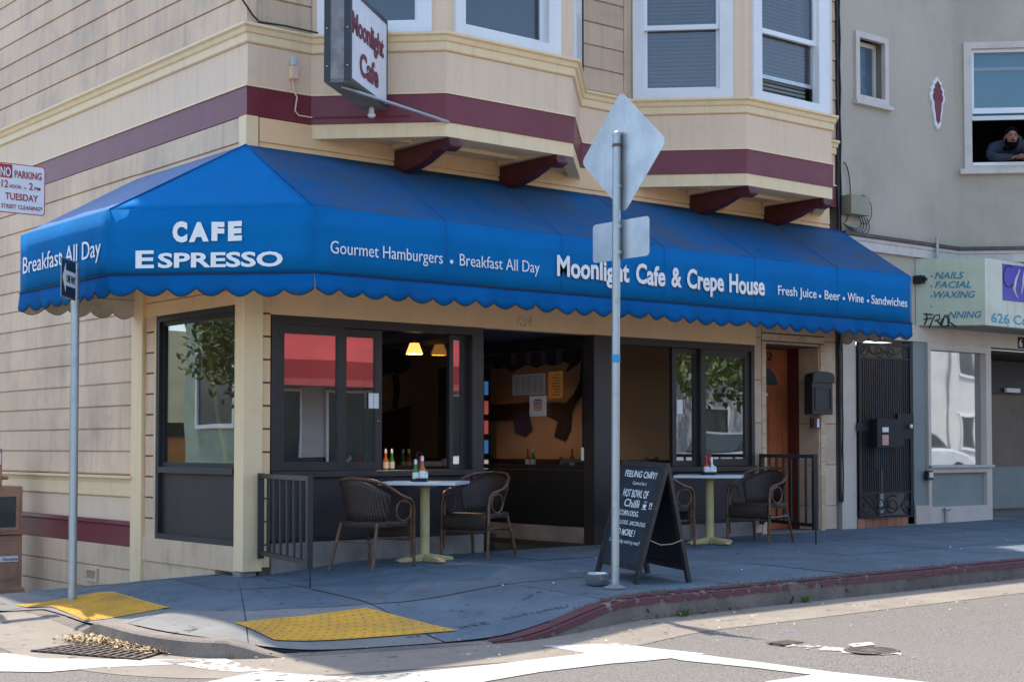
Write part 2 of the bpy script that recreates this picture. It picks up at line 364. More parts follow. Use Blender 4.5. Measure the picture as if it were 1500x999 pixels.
simple_layers()

# ------------------------------------------------------------------ ground
def ss(a, b, x): t = max(0, min(1, (x - a) / (b - a))); return t * t * (3 - 2 * t)
def zs(x, y):
    return .06 + .08 * ss(0, 1.3, x) + .006 * max(0, min(x, 60)) + .02 * max(min(y, 0), -4.2) - .11 * max(0, min(y, 60) - .4) + .03 * max(min(x, 0), -8)
def zr(x, y): return zs(x, y) - .16
CURVE = [(60, -3.45), (8, -3.45), (1.3, -3.45), (.5, -3.42), (0, -3.32), (-.5, -3.14), (-.95, -2.97), (-1.3, -2.83), (-1.6, -2.6), (-1.79, -2.25), (-1.85, -1.8), (-1.84, -1.3), (-1.79, -.6), (-1.72, .2), (-1.68, 1.2), (-1.68, 8), (-1.68, 60)]
def samp(curve):
    out = []
    for (x0, y0), (x1, y1) in zip(curve, curve[1:]):
        L = math.hypot(x1 - x0, y1 - y0); n = max(1, int(L / (.12 if L < 8 else 1.2 if L > 20 else .3)))
        out += [(x0 + (x1 - x0) * i / n, y0 + (y1 - y0) * i / n) for i in range(n)]
    return out + [curve[-1]]
CS = samp(CURVE)
for _ in range(3):
    CS = [CS[0]] + [((a[0] + 2 * b[0] + c[0]) / 4, (a[1] + 2 * b[1] + c[1]) / 4) for a, b, c in zip(CS, CS[1:], CS[2:])] + [CS[-1]]
NRM = []
for i in range(len(CS)):
    a = CS[max(0, i - 1)]; b = CS[min(len(CS) - 1, i + 1)]; t = Vector((b[0] - a[0], b[1] - a[1])).normalized()
    NRM.append(Vector((t.y, -t.x)) * -1)     # outward, toward the road
if NRM[0].y > 0: NRM = [-n for n in NRM]
ARC = [0]
for a, b in zip(CS, CS[1:]): ARC.append(ARC[-1] + math.hypot(b[0] - a[0], b[1] - a[1]))
def rampw(x, y):
    a = ss(-1.45, -.80, y) * (1 - ss(1.5, 2.2, y)) if x < -.9 + .0 or y > -1.2 else 0
    b = (ss(-1.75, -1.25, x) * (1 - ss(-.05, 1.15, x))) if y < -1.6 else 0
    return a, b
def dip_edge(x, y):
    a, b = rampw(x, y); m_ = .34 if (x < -.8 and y < -.3) else 0; return .15 * max(a, b, m_ * ss(.2, -1.0, y) if y > -1.6 else m_)
def zwalk(x, y):            # sidewalk surface with the two kerb ramps let in
    if x > 3 or y > 4: return zs(x, y)
    ds_ = [((a - x) ** 2 + (b - y) ** 2, q) for a, b, q in DIPS]; m_ = min(ds_)[0]
    W = D = 0
    for d2, q in ds_:
        e = d2 - m_
        if e < .9: wt = math.exp(-e / .12); W += wt; D += wt * q
    return zs(x, y) - D / W * (1 - ss(.05, 1.35, math.sqrt(m_)))
CW = .15
DIPS = [(a, b, dip_edge(a, b)) for a, b in CS if a < 4.5 and b < 5.5]
INNER = []
EDGE = []
for (x, y), n in zip(CS, NRM):
    EDGE.append((x - n.x * CW, y - n.y * CW))
    INNER.append((max(x, .12), max(y, .35)))
def wp(i, t):               # i may be fractional
    k = min(int(i), len(CS) - 2); f = i - k
    e = Vector(EDGE[k]).lerp(Vector(EDGE[k + 1]), f); q = Vector(INNER[k]).lerp(Vector(INNER[k + 1]), f)
    p = q.lerp(e, t); return p
def idx(arc):
    for k in range(len(ARC) - 1):
        if ARC[k + 1] >= arc: return k + (arc - ARC[k]) / max(1e-6, ARC[k + 1] - ARC[k])
    return len(ARC) - 1.0
# terrain: one asphalt sheet out to the horizon
g = MB(); xs = [-900, -300, -100, -40] + [-20 + .8 * i for i in range(16)] + [-7.2 + .1 * i for i in range(200)] + [12.8 + .8 * i for i in range(20)] + [40, 60, 100, 300, 900]; ys = [-900, -300, -100, -40] + [-20 + .8 * i for i in range(16)] + [-7.2 + .1 * i for i in range(200)] + [12.8 + .8 * i for i in range(20)] + [40, 60, 100, 300, 900]
vs = [(x, y, zr(x, max(y, -4.2)) if -60 < x < 100 else zr(max(-40, min(x, 60)), max(y, -4.2))) for y in ys for x in xs]; nx = len(xs)
# drop the sheet well under the pavement and the building
vs = [(x, y, z - (.12 if (x > -1.0 and y > -2.5) else 0)) for x, y, z in vs]
g.add(vs, [(j * nx + i, j * nx + i + 1, (j + 1) * nx + i + 1, (j + 1) * nx + i) for j in range(len(ys) - 1) for i in range(nx - 1)])
struct(g.build('road', M['asphalt'], smooth=True))
def strip(o0, o1, zf, i0=0, i1=None, dz=0, step=1, minseg=None):
    m = MB(); pts = []
    i1 = len(CS) - 1 if i1 is None else i1
    for k in range(i0, i1 + 1, step):
        (x, y), n = CS[k], NRM[k]
        for o in (o0, (o0 + o1) / 2, o1):
            qx, qy = x + n.x * o, y + n.y * o; pts.append((qx, qy, zf(qx, qy) + dz))
    c = len(pts) // 3
    m.add(pts, [(a * 3 + b, a * 3 + 3 + b, a * 3 + 4 + b, a * 3 + 1 + b) for a in range(c - 1) for b in range(2)]); return m
gut = thing('gutter', 'sunlit concrete gutter strip along the kerb', 'gutter'); del gut['category']; struct(gut)
a = 0
cuts = [0]
while ARC[-1] - a > 0:
    a += 2.6 + R.uniform(-.5, .5); cuts.append(int(idx(min(a, ARC[-1])))); 
cuts = sorted(set(cuts))
for c0, c1 in zip(cuts, cuts[1:]):
    if c1 - c0 < 1: continue
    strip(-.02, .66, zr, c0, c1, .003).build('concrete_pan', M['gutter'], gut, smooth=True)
# sidewalk
sw = thing('sidewalk', 'grey concrete sidewalk wrapping the corner', 'x'); del sw['category']; struct(sw)
base = MB(); T = [0, .25, .5, .7, .8, .9, 1]; pts = []
for k in range(len(CS)):
    for t in T: p = wp(k, t); pts.append((p.x, p.y, zwalk(p.x, p.y) - .018))
nT = len(T)
base.add(pts, [(k * nT + j, k * nT + nT + j, k * nT + nT + j + 1, k * nT + j + 1) for k in range(len(CS) - 1) for j in range(nT - 1)])
base.build('joint_bed', M['joint'], sw, smooth=True)
a = 0; cells = []; 
while a < ARC[-1]:
    st = 1.35 if a > 48 and a < 75 else 1.5
    cells.append((a, min(a + st, ARC[-1]))); a += st
for a0, a1 in cells:
    if a0 < 20 or a0 > 85: bands = [(0, 1)]
    else: bands = [(0, .36), (.36, .70), (.70, 1)]
    i0, i1 = idx(a0 + .006), idx(a1 - .006)
    for t0, t1 in bands:
        n = max(2, int((a1 - a0) / .10)) if 45 < a0 < 80 else 2; k = max(2, int((t1 - t0) * 30)) if 45 < a0 < 80 else 3
        m = MB(); pp = []
        for u in range(n + 1):
            for v in range(k + 1):
                p = wp(i0 + (i1 - i0) * u / n, t0 + .0018 + (t1 - t0 - .0036) * v / k); pp.append((p.x, p.y, zwalk(p.x, p.y)))
        dz = R.uniform(-.002, .002)
        top = [(x, y, z + dz) for x, y, z in pp]
        fs = [(u * (k + 1) + v, (u + 1) * (k + 1) + v, (u + 1) * (k + 1) + v + 1, u * (k + 1) + v + 1) for u in range(n) for v in range(k)]
        m.add(top, fs); pm_ = wp((i0 + i1) / 2, .9); m.build('paving_slab', M['walk_sunlit'] if (t0 >= .7 and pm_.x < .3 and pm_.y < 2.5) else M['walk'], sw, smooth=True)
# kerb stones
kb = thing('curb', 'worn concrete curb with red painted top', 'x'); del kb['category']; struct(kb)
def kerb(i0, i1, matr, rnd):
    m = MB(); sect = []
    for k in range(i0, i1 + 1):
        (x, y), n = CS[k], NRM[k]; d = dip_edge(x, y); zt = zs(x, y) - d; zb = zr(x, y) - .03
        g_ = .004 if k in (i0, i1) else 0
        t = Vector((n.y, -n.x)) * g_ * (1 if k == i0 else -1)
        for o, z in ((-CW + .004, zb), (-CW + .004, zt), (-.025, zt + .001), (-.005, zt - .012), (.012, zb)):
            sect.append((x + n.x * o, y + n.y * o, z))
    c = i1 - i0 + 1
    m.add(sect, [(a * 5 + b, a * 5 + 5 + b, a * 5 + 6 + b, a * 5 + 1 + b) for a in range(c - 1) for b in range(4)] + [(0, 1, 2, 3, 4), tuple((c - 1) * 5 + q for q in range(5))])
    return m
for c0, c1 in zip(cuts, cuts[1:]):
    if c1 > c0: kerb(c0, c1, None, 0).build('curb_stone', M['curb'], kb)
iend = max(k for k in range(len(CS)) if CS[k][0] > -.05 and CS[k][1] < 0)
strip(-CW + .008, -.015, lambda x, y: zs(x, y) - dip_edge(*CS[min(range(len(CS)), key=lambda k: (CS[k][0] - x) ** 2 + (CS[k][1] - y) ** 2)]), 0, iend, .006).build('red_paint', M['curbred'], kb)
m = MB(); pts = []
for k in range(0, iend + 1):
    (x, y), n = CS[k], NRM[k]; zt = zs(x, y) - dip_edge(x, y); pts += [(x - n.x * .027, y - n.y * .027, zt + .004), (x - n.x * .002, y - n.y * .002, zt - .010), (x + n.x * .0075, y + n.y * .0075, zt - .055)]
m.add(pts, [(a * 3 + b, a * 3 + 3 + b, a * 3 + 4 + b, a * 3 + 1 + b) for a in range(len(pts) // 3 - 1) for b in range(2)]); m.build('red_paint', M['curbred'], kb)
# gravity flat surround for the building lot is inside the building; tactile pads
def pad(name, quad, label):
    P = [Vector(q) for q in quad]; c = sum(P, Vector((0, 0))) / 4
    t = thing(name, label, 'tactile paving', (c.x, c.y, zwalk(c.x, c.y)), 'yellow tactile pads on the curb ramps')
    n = 26; m = MB()
    pt = lambda u, v: P[0].lerp(P[1], u).lerp(P[3].lerp(P[2], u), v)
    top = [(*pt(i / n, j / n), zwalk(*pt(i / n, j / n)) + .007) for j in range(n + 1) for i in range(n + 1)]
    m.add(top, [(j * (n + 1) + i, j * (n + 1) + i + 1, (j + 1) * (n + 1) + i + 1, (j + 1) * (n + 1) + i) for j in range(n) for i in range(n)])
    m.build('pad_sheet', M['yellowpad'], t, smooth=True)
    d = MB(); L = (P[1] - P[0]).length; Wd = (P[3] - P[0]).length; s = .058; r = .014
    for i in range(int(L / s)):
        for j in range(int(Wd / s)):
            q = pt((i + .5) * s / L, (j + .5) * s / Wd); z = zwalk(*q) + .007
            vs = [(q.x + r * math.cos(a * math.pi / 3), q.y + r * math.sin(a * math.pi / 3), z) for a in range(6)] + [(q.x + r * .6 * math.cos(a * math.pi / 3), q.y + r * .6 * math.sin(a * math.pi / 3), z + .006) for a in range(6)]
            d.add(vs, [(a, (a + 1) % 6, 6 + (a + 1) % 6, 6 + a) for a in range(6)] + [(6, 7, 8, 9, 10, 11)])
    d.build('dome_bumps', M['yellowpad'], t, kind='stuff')
g2 = lambda a, b: tuple(gz(a, b, zwalk))[:2]
pad('tactile_pad', [g2(23, 886), g2(147, 868), g2(248, 890), g2(127, 910)], 'yellow tactile pad half in sunlight beside the left sign post')
pad('tactile_pad', [g2(343, 913), g2(535, 891), g2(670, 924), g2(402, 938)], 'yellow tactile pad in full shade at the front curb ramp')
# painted road markings
def marking(poly, m, name='crosswalk_line', label=None, dz=.0055):
    b = MB(); P = [gz(px, p, zr) for px, p in poly]
    b.add([(q.x, q.y, zr(q.x, q.y) + dz) for q in P], [tuple(range(len(P)))])
    o = b.build(name, M[m], recalc=False); struct(o); bm = bmesh.new(); bm.from_mesh(o.data); bmesh.ops.triangulate(bm, faces=bm.faces)
    for _ in range(6):
        le = [e for e in bm.edges if e.calc_length() > .16]
        if not le: break
        bmesh.ops.subdivide_edges(bm, edges=le, cuts=1); bmesh.ops.triangulate(bm, faces=[f for f in bm.faces if len(f.verts) > 3])
    for v in bm.verts: v.co.z = zr(v.co.x, v.co.y) + dz
    for f in bm.faces:
        if f.normal.z < 0: f.normal_flip()
    bm.to_mesh(o.data); bm.free()
    if label: o['label'] = label
    return o
marking([(-60, 955), (20, 958), (60, 965), (150, 966), (240, 966), (300, 968), (250, 974), (150, 978), (70, 985), (0, 984), (-80, 990)], 'roadwhite', label='thick white crosswalk line at the left')
marking([(225, 968), (330, 965), (358, 975), (400, 982), (350, 985), (310, 982)], 'roadwhite2')
marking([(380, 984), (500, 992), (620, 985), (560, 1001), (400, 1040), (150, 1030), (330, 994)], 'roadwhite2')
marking([(430, 1001), (500, 993), (620, 984), (730, 973), (860, 957), (792, 946), (905, 943), (1034, 958), (1005, 962), (900, 972), (790, 985), (715, 998), (560, 1030), (380, 1050)], 'roadwhite', label='bright white crosswalk line crossing the foreground')
marking([(900, 947), (1000, 956), (1110, 970), (1220, 985), (1370, 1001), (1500, 1016), (1300, 1022), (1120, 999), (1190, 989), (1100, 978), (1000, 968)], 'roadwhite', label='worn white stop line running to the lower right')
marking([(1140, 941), (1215, 948), (1320, 957), (1320, 961), (1230, 957), (1130, 945)], 'roadwhite2')
marking([(1240, 944), (1275, 941), (1282, 945), (1250, 948)], 'roadwhite2')
for q in ([(1060, 932), (1105, 930), (1112, 936), (1070, 938)], [(1380, 891), (1420, 887), (1425, 892), (1385, 895)], [(1335, 958), (1345, 958), (1345, 964), (1335, 964)], [(1130, 925), (1175, 920), (1180, 925), (1140, 930)]):
    marking(q, 'bluespray', 'blue_spray_mark', dz=.0035)

# ------------------------------------------------------------------ the cafe building
X_, Y_, Z_ = Vector((1, 0, 0)), Vector((0, 1, 0)), Vector((0, 0, 1))
FF = (Vector((0, 0, 0)), X_, -Y_)
FS = (Vector((0, 0, 0)), Y_, -X_)
bld = thing('cafe_building', 'tan wooden corner building with maroon bands, bay windows and a dark storefront', 'building')
BW = 7.70
PATH = [(0, 13), (0, 0), (.614, 0), (1.444, -.83), (2.89, -.83), (3.72, 0), (4.42, 0), (5.25, -.83), (6.60, -.83), (7.43, 0), (BW, 0)]
def sweep(path, prof):
    m = MB(); P = [Vector(p) for p in path]; n = len(prof); vs = []
    for i, p in enumerate(P):
        d1 = (P[i] - P[i - 1]).normalized() if i else None; d2 = (P[i + 1] - P[i]).normalized() if i < len(P) - 1 else None
        n1 = Vector((d1.y, -d1.x)) if d1 else None; n2 = Vector((d2.y, -d2.x)) if d2 else None
        o = n1 if n2 is None else n2 if n1 is None else (n1 + n2) / (1 + n1.dot(n2))
        vs += [Vector((p.x + o.x * b, p.y + o.y * b, c)) for b, c in prof]
    fs = [(i * n + j, i * n + (j + 1) % n, (i + 1) * n + (j + 1) % n, (i + 1) * n + j) for i in range(len(P) - 1) for j in range(n)]
    fs += [tuple(range(n)), tuple((len(P) - 1) * n + j for j in range(n))]
    return m.add(vs, fs)
ZB0, ZB1, ZP1, ZM1 = 3.91, 4.14, 4.52, 4.68
sweep(PATH, [(-.05, ZM1), (.085, ZM1 - .004), (.085, ZM1 - .025), (.06, ZM1 - .04), (.05, ZM1 - .075), (.032, ZM1 - .085), (.032, ZP1 + .01), (.018, ZP1), (-.05, ZP1)]).build('belt_moulding', M['cream'], bld)
sweep(PATH, [(-.05, ZP1 - .003), (.008, ZP1 - .003), (.008, ZB1 + .03), (-.05, ZB1 + .03)]).build('belt_panel', M['panel'], bld)
sweep(PATH, [(-.05, ZB1 + .028), (.03, ZB1 + .028), (.034, ZB1 + .012), (-.05, ZB1 + .012)]).build('drip_edge', M['cream'], bld)
sweep(PATH, [(-.05, ZB1 + .01), (.022, ZB1 + .01), (.022, ZB0), (-.05, ZB0)]).build('maroon_band', M['maroon'], bld)
# lower mirror of the belt on the side street wall
SP = [(0, 13), (0, 2.06)]
sweep(SP, [(-.05, .865), (.075, .86), (.075, .84), (.045, .82), (.03, .79), (.03, .67), (.012, .655), (-.05, .655)]).build('belt_moulding', M['cream'], bld)
sweep(SP, [(-.05, .652), (.006, .652), (.006, .435), (-.05, .435)]).build('belt_panel', M['panel'], bld)
sweep(SP, [(-.05, .433), (.04, .433), (.045, .40), (.022, .385), (.022, .20), (-.05, .20)]).build('maroon_band', M['maroon'], bld)
# sheathing walls with their boards
def siding(sheath, fr, u0, u1, v0, v1, m, exp=.22, boards=1):
    n = max(1, round((v1 - v0) / exp)); e = (v1 - v0) / n
    for i in range(n):
        a = v0 + i * e; cuts_ = [u0, u1]
        if u1 - u0 > 4: cuts_ = [u0, u0 + (u1 - u0) * R.uniform(.25, .75), u1]
        for c0, c1 in zip(cuts_, cuts_[1:]):
            dw = R.uniform(0, .002)
            b = MB(fr); b.prisma([(-.01, a), (.004 + dw, a), (.004 + dw, a + .010), (.024 + dw, a + .013), (.018 + dw, a + e - .002), (-.01, a + e - .002)], c0 + .0015, c1 - .0015)
            b.build('siding_board', m, sheath)
def sheath(fr, u0, u1, v0, v1, name='wall_sheathing', m='groove', th=.14):
    return MB(fr).box(u0, u1, -th, -.008, v0, v1).build(name, M[m], bld)
s1 = sheath(FS, 2.06, 13, -1.6, 3.91)
siding(s1, FS, 2.06, 13, .87, 3.905, M['siding']); siding(s1, FS, 2.06, 13, -1.36, .197, M['siding'], .222)
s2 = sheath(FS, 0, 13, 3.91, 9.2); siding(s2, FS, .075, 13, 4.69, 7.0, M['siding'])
s3 = sheath(FS, 0, 2.06, 2.62, 3.91); siding(s3, FS, .10, 2.06, 3.02, 3.905, M['siding'])
s4 = sheath(FF, .145, BW - .1, 2.66, 3.905); siding(s4, FF, .10, BW - .12, 3.25, 3.905, M['wall_tan'], .215)
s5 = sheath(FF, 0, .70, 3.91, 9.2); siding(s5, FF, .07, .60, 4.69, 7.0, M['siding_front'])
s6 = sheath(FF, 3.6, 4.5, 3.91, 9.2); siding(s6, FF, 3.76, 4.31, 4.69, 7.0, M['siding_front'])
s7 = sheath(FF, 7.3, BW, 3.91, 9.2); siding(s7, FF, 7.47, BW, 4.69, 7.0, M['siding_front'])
MB(FF).box(4.31, 4.42, -.02, .03, 4.685, 7.2).build('corner_board', M['siding_front'], bld)
MB(FF).box(.7, 3.6, -.14, -.02, 7.6, 9.2).box(4.5, 7.3, -.14, -.02, 7.6, 9.2).build('upper_wall', M['siding_front'], bld)
for fr, a, b in ((FF, -.03, .085), (FS, -.028, .095)):
    MB(fr).box(a if fr is FF else .0, b, .0, .030, 3.28, 3.905).build('corner_board', M['cream'], bld)
    MB(fr).box(a if fr is FF else .0, b - .02, .0, .028, 4.685, 9.2).build('corner_board', M['siding'], bld)
# roof, back and party wall, cornice with its overhang
MB().box(-.0, BW, 0, 13, 9.2, 9.35).build('roof', M['grey'], bld)
MB().box(0, BW, 12.9, 13, -1.5, 9.2).box(BW - .06, BW, .5, 13, -1, 9.2).build('back_wall', M['siding'], bld)
sweep([(0, 13), (0, 0), (BW, 0)], [(-.05, 8.75), (.10, 8.75), (.33, 9.1), (.33, 9.22), (-.05, 9.22)]).build('cornice', M['cream'], bld)
MB().box(.1, BW - .1, .15, 12.9, 3.2, 3.3).build('upper_floor', M['intdark'], bld)

def sash_window(fr, c0, c1, g0, g1, v0, v1, meet, rail=.05, gl='glass_up', blind=True, parent=None, casing='white', open_=0, wallw=0, curtain=None):
    """double-hung window: casing, two sashes, panes, blind behind"""
    parent = parent or bld
    t0 = g0 - c0; t1 = c1 - g1
    cs = MB(fr).box(c0, g0 - .035, wallw - .06, wallw + .035, v0, v1).box(g1 + .035, c1, wallw - .06, wallw + .035, v0, v1)
    cs.box(g0 - .035, g1 + .035, wallw - .06, wallw + .035, v0, v0 + .09).box(g0 - .035, g1 + .035, wallw - .06, wallw + .035, v1 - .1, v1)
    cso = cs.build('window_casing', M[casing], parent)
    b0 = v0 + .09
    MB(fr).frame(g0 - .035, g1 + .035, wallw - .05, wallw - .005, meet - .02, v1 - .1, .035, .05, .04).build('upper_sash', M['vinyl'], cso)
    MB(fr).frame(g0 - .035, g1 + .035, wallw - .085, wallw - .052, b0 + open_, meet + .02, .035, .04, .03).build('lower_sash', M['vinyl'] if not open_ else M['signback'], cso)
    MB(fr).box(g0, g1, wallw - .035, wallw - .030, meet + .025, v1 - .14).build('glass_pane', M[gl], cso)
    MB(fr).box(g0, g1, wallw - .070, wallw - .065, b0 + .03 + open_, meet).build('glass_pane', M[gl], cso)
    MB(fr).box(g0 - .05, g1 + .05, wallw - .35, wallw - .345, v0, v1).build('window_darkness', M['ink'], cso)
    if blind:
        b = MB(fr); z = b0 + .04
        while z < v1 - .12:
            b.add([fr[0] + fr[1] * a + fr[2] * (wallw + c) + Z_ * zz for a, c, zz in ((g0 + .01, -.130, z), (g1 - .01, -.130, z), (g1 - .01, -.115, z + .024), (g0 + .01, -.115, z + .024))], [(0, 1, 2, 3)]); z += .041
        b.build('blind_slats', M['blind'], cso, kind='stuff', recalc=False)
    if curtain:
        MB(fr).box(g0, g1, wallw - .16, wallw - .15, b0, v1 - .1).build('curtain', M[curtain], cso)
    return cso
M['blind'] = mat('blind_slats', (.30, .34, .34), .5, var=.04, bump=0)
M['curtain'] = mat('blue_grey_curtain', (.05, .085, .10), .9, var=.2, vs=6, bump=0)
M['shade_turq'] = mat('turquoise_shade', (.01, .50, .68), .7, var=.08, bump=0)

def bay(x0, wf, brackets, left, front, kind):
    q = .70710678; L = .83 / q
    frs = [(Vector((x0, 0, 0)), Vector((q, -q, 0)), Vector((-q, -q, 0)), L), (Vector((x0 + .83, -.83, 0)), X_, -Y_, wf), (Vector((x0 + .83 + wf, -.83, 0)), Vector((q, q, 0)), Vector((q, -q, 0)), L)]
    bw = MB(); ZT = 7.6
    for k, (O, U, N, ln) in enumerate(frs):
        f = (O, U, N); c = left if k == 0 else front if k == 1 else (L - left[1], L - left[0], L - left[3], L - left[2])
        bw.fr = f
        bw.box(0, c[0] + .01, -.08, 0, ZM1 - .01, ZT).box(c[1] - .01, ln, -.08, 0, ZM1 - .01, ZT).box(c[0] + .01, c[1] - .01, -.08, 0, 6.35, ZT)
    wall = bw.build('bay_wall', M['panel'], bld)
    for k, (O, U, N, ln) in enumerate(frs):
        c = left if k == 0 else front if k == 1 else (L - left[1], L - left[0], L - left[3], L - left[2])
        sash_window((O, U, N), c[0], c[1], c[2], c[3], 4.685, 6.36, 5.42, blind=(kind == 2), curtain='curtain' if kind == 1 else None, open_=.17 if (kind == 2 and k == 1) else 0)
    pl = [(x0, 0), (x0 + .83, -.83), (x0 + .83 + wf, -.83), (x0 + 1.66 + wf, 0)]
    MB().prismz(pl, ZT, ZT + .12).build('bay_roof', M['cream'], bld)
    MB().prismz([(x0 + .02, -.01), (x0 + .85, -.80), (x0 + .81 + wf, -.80), (x0 + 1.64 + wf, -.01)], 3.93, 3.97).build('bay_floor', M['cream'], bld)
    # cream fascia under the maroon band, and a recessed coffer soffit
    sweep(pl, [(-.10, ZB0 - .002), (.012, ZB0 - .002), (.012, 3.785), (-.10, 3.785)]).build('bay_fascia', M['cream'], bld)
    so = MB().prismz([(x0 + .14, -.03), (x0 + .86, -.74), (x0 + .80 + wf, -.74), (x0 + 1.52 + wf, -.03)], 3.83, 3.86).build('bay_soffit', M['cream'], bld)
    mo = MB()
    for xa, xb, ya, yb in ((x0 + .35, x0 + 1.3 + wf, -.36, -.31),): mo.box(xa, xb, ya, yb, 3.80, 3.83)
    for bx in brackets: mo.box(bx - .10, bx + .10, -.74, -.04, 3.79, 3.832)
    mo.build('soffit_moulding', M['cream'], so)
    for bx in brackets:
        pr = [(-.02, 3.585), (.10, 3.57), (.28, 3.59), (.45, 3.625), (.58, 3.67), (.66, 3.70), (.74, 3.685), (.80, 3.68), (.845, 3.69), (.86, 3.73), (.85, 3.785), (-.02, 3.785)]
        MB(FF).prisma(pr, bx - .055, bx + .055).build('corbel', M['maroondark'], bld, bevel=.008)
        sc_ = MB()
        for k in range(3):
            sc_.tube([(bx - .060, -.852 + .03 * k, 3.715 - .008 * k), (bx + .060, -.852 + .03 * k, 3.715 - .008 * k)], .022, 8)
        sc_.build('corbel_scroll', M['maroondark'], bld, smooth=True)
bay(.614, 1.446, (1.53, 2.74), (.06, 1.06, .20, .90), (.09, 1.29, .23, 1.11), 1)
bay(4.42, 1.35, (5.32, 6.50), (.03, 1.05, .18, .88), (.09, 1.30, .255, 1.09), 2)
# drain pipe between bay 1 and the wall
MB().tube([(3.70, -.05, 4.69), (3.70, -.05, 7.4)], .03).build('downpipe', M['black'], bld, smooth=True)

# corner post and lower side wall
post = MB().box(-.055, .13, -.055, .10, .10, 3.28).build('corner_post', M['cream'], bld, bevel=.006)
MB().box(-.06, .105, -.02, .115, -.05, .098).build('post_footing', M['concrete_old'], bld, bevel=.02)
yb0 = YS(203); yb1 = YS(214.5); yw0 = YS(231); yw1 = .115
MB(FS).box(yb1, yb0 + .06, -.04, .05, -.35, 2.62).build('end_post', M['cream'], bld, bevel=.005)
st = MB(FS).box(yw0 - .0, yb1, -.05, .0, -.1, 2.45).build('side_strip_sheathing', M['groove'], bld)
z = .10
while z < 2.33:
    MB(FS).box(yw0 + .03, yb1 - .01, -.03, .016, z + .008, z + .183).build('siding_board', M['siding'], st); z += .19
MB(FS).box(yw0 - .01, yw0 + .03, -.05, .026, .30, 2.34).build('window_trim', M['siding'], bld)
MB(FS).box(yw1, yb1, -.05, .020, 2.33, 2.455).build('side_header', M['wall_tan'], bld)
MB(FS).box(yw1, yb1, -.05, .012, 2.463, 2.7).build('side_header', M['wall_tan'], bld)
MB(FS).box(.1, yb1, -.05, .03, .09, .30).build('side_base_board', M['siding'], bld)
MB(FS).box(.5, yb1, -.05, .012, -.12, .085).build('siding_board', M['siding'], bld)
MB(FS).box(.1, yb1 + .03, -.09, -.052, -.3, .3).build('foundation', M['concrete_old'], bld)
# side window: glazed above, dark panel below
sf = MB(FS).frame(yw1, yw0, -.07, .018, .30, 2.325, .055, .05, .05).box(yw1 + .055, yw0 - .055, -.07, .03, .90, .955).build('side_window_frame', M['bluepanel'], bld)
MB(FS).box(yw1 + .05, yw0 - .05, -.035, -.028, .95, 2.28).build('glass_pane', M['glass_side'], sf)
MB(FS).frame(yw1 + .055, yw0 - .055, -.05, -.01, .955, 2.275, .04, .04, .04).build('inner_frame', M['black'], sf)
MB(FS).box(yw1 + .05, yw0 - .05, -.05, -.02, .345, .905).build('lower_panel', M['darkpanel'], sf)

# ---- front storefront
XL, XR = XF(396), XF(1104); xa, xb, xc, xd = XF(690), XF(706), XF(868), XF(895)
stf = MB(FF).box(.13, XL, -.06, .0, .05, 2.65).build('front_strip_sheathing', M['groove'], bld)
z = .12
while z < 2.6:
    MB(FF).box(.132, XL - .012, -.03, .016, z + .008, z + .186).build('siding_board', M['wall_tan'], stf); z += .194
MB(FF).box(XL - .012, XR + .02, -.10, .022, 2.25, 2.70).build('storefront_header', M['wall_tan'], bld)
def glazed(u0, u1, v0, v1, w0, w1, t, name, gl='glass', fr=FF, tb=None, tt=None, m='dark', pan=True):
    o = MB(fr).frame(u0, u1, w0, w1, v0, v1, t, tb, tt).build(name, M[m], bld)
    if pan: MB(fr).box(u0 + t * .8, u1 - t * .8, (w0 + w1) / 2 - .003, (w0 + w1) / 2 + .003, v0 + t * .8, v1 - t * .8).build('glass_pane', M[gl], o)
    return o
for q_ in ((XL, xb, 2.175, 2.25), (xd, XR, 2.175, 2.25), (XL, XL + .065, .93, 2.175), (XR - .05, XR, .05, 2.175)): MB(FF).box(q_[0], q_[1], -.11, .016, q_[2], q_[3]).build('head_frame', M['dark'], bld)
MB(FF).box(xa, xb, -.13, .024, .05, 2.172).build('pillar', M['dark'], bld)
MB(FF).box(xc + .0, xd, -.13, .024, .05, 2.25).build('pillar', M['dark'], bld)
MB(FF).box(xc + .02, xc + .09, -1.9, -.14, 2.17, 2.25).build('recess_head', M['black'], bld)
glazed(XL + .065, XF(506), .93, 2.175, -.055, -.01, .075, 'fixed_window')
s = glazed(XF(503), XF(565), .93, 2.172, -.105, -.060, .07, 'sliding_sash')
MB(FF).box(XF(545), XF(550.5), -.058, -.045, 1.475, 1.61).build('lock_plate', M['vinyl'], s); MB(FF).box(XF(551.5), XF(559), -.058, -.045, 1.475, 1.61).build('lock_plate', M['white'], s)
MB().lathe([(.0, 0), (.016, 0), (.018, .008), (.008, .016)], (XF(558), .04, 1.36)).build('lock_cylinder', M['steel'], s)
glazed(XF(664), XF(690), .93, 2.172, -.105, -.060, .045, 'sliding_sash')
glazed(xd, XF(906), .93, 2.17, -.055, -.01, .03, 'jamb_frame', pan=False)
s = glazed(XF(991), XF(1030), .93, 2.172, -.105, -.060, .06, 'sliding_sash')
MB(FF).box(XF(996.5), XF(1004.5), -.058, -.045, 1.48, 1.63).build('lock_plate', M['white'], s)
MB().lathe([(.0, 0), (.016, 0), (.018, .008), (.008, .016)], (XF(1000), .04, 1.375)).build('lock_cylinder', M['steel'], s)
glazed(XF(1028), XR - .05, .93, 2.175, -.055, -.01, .075, 'fixed_window')
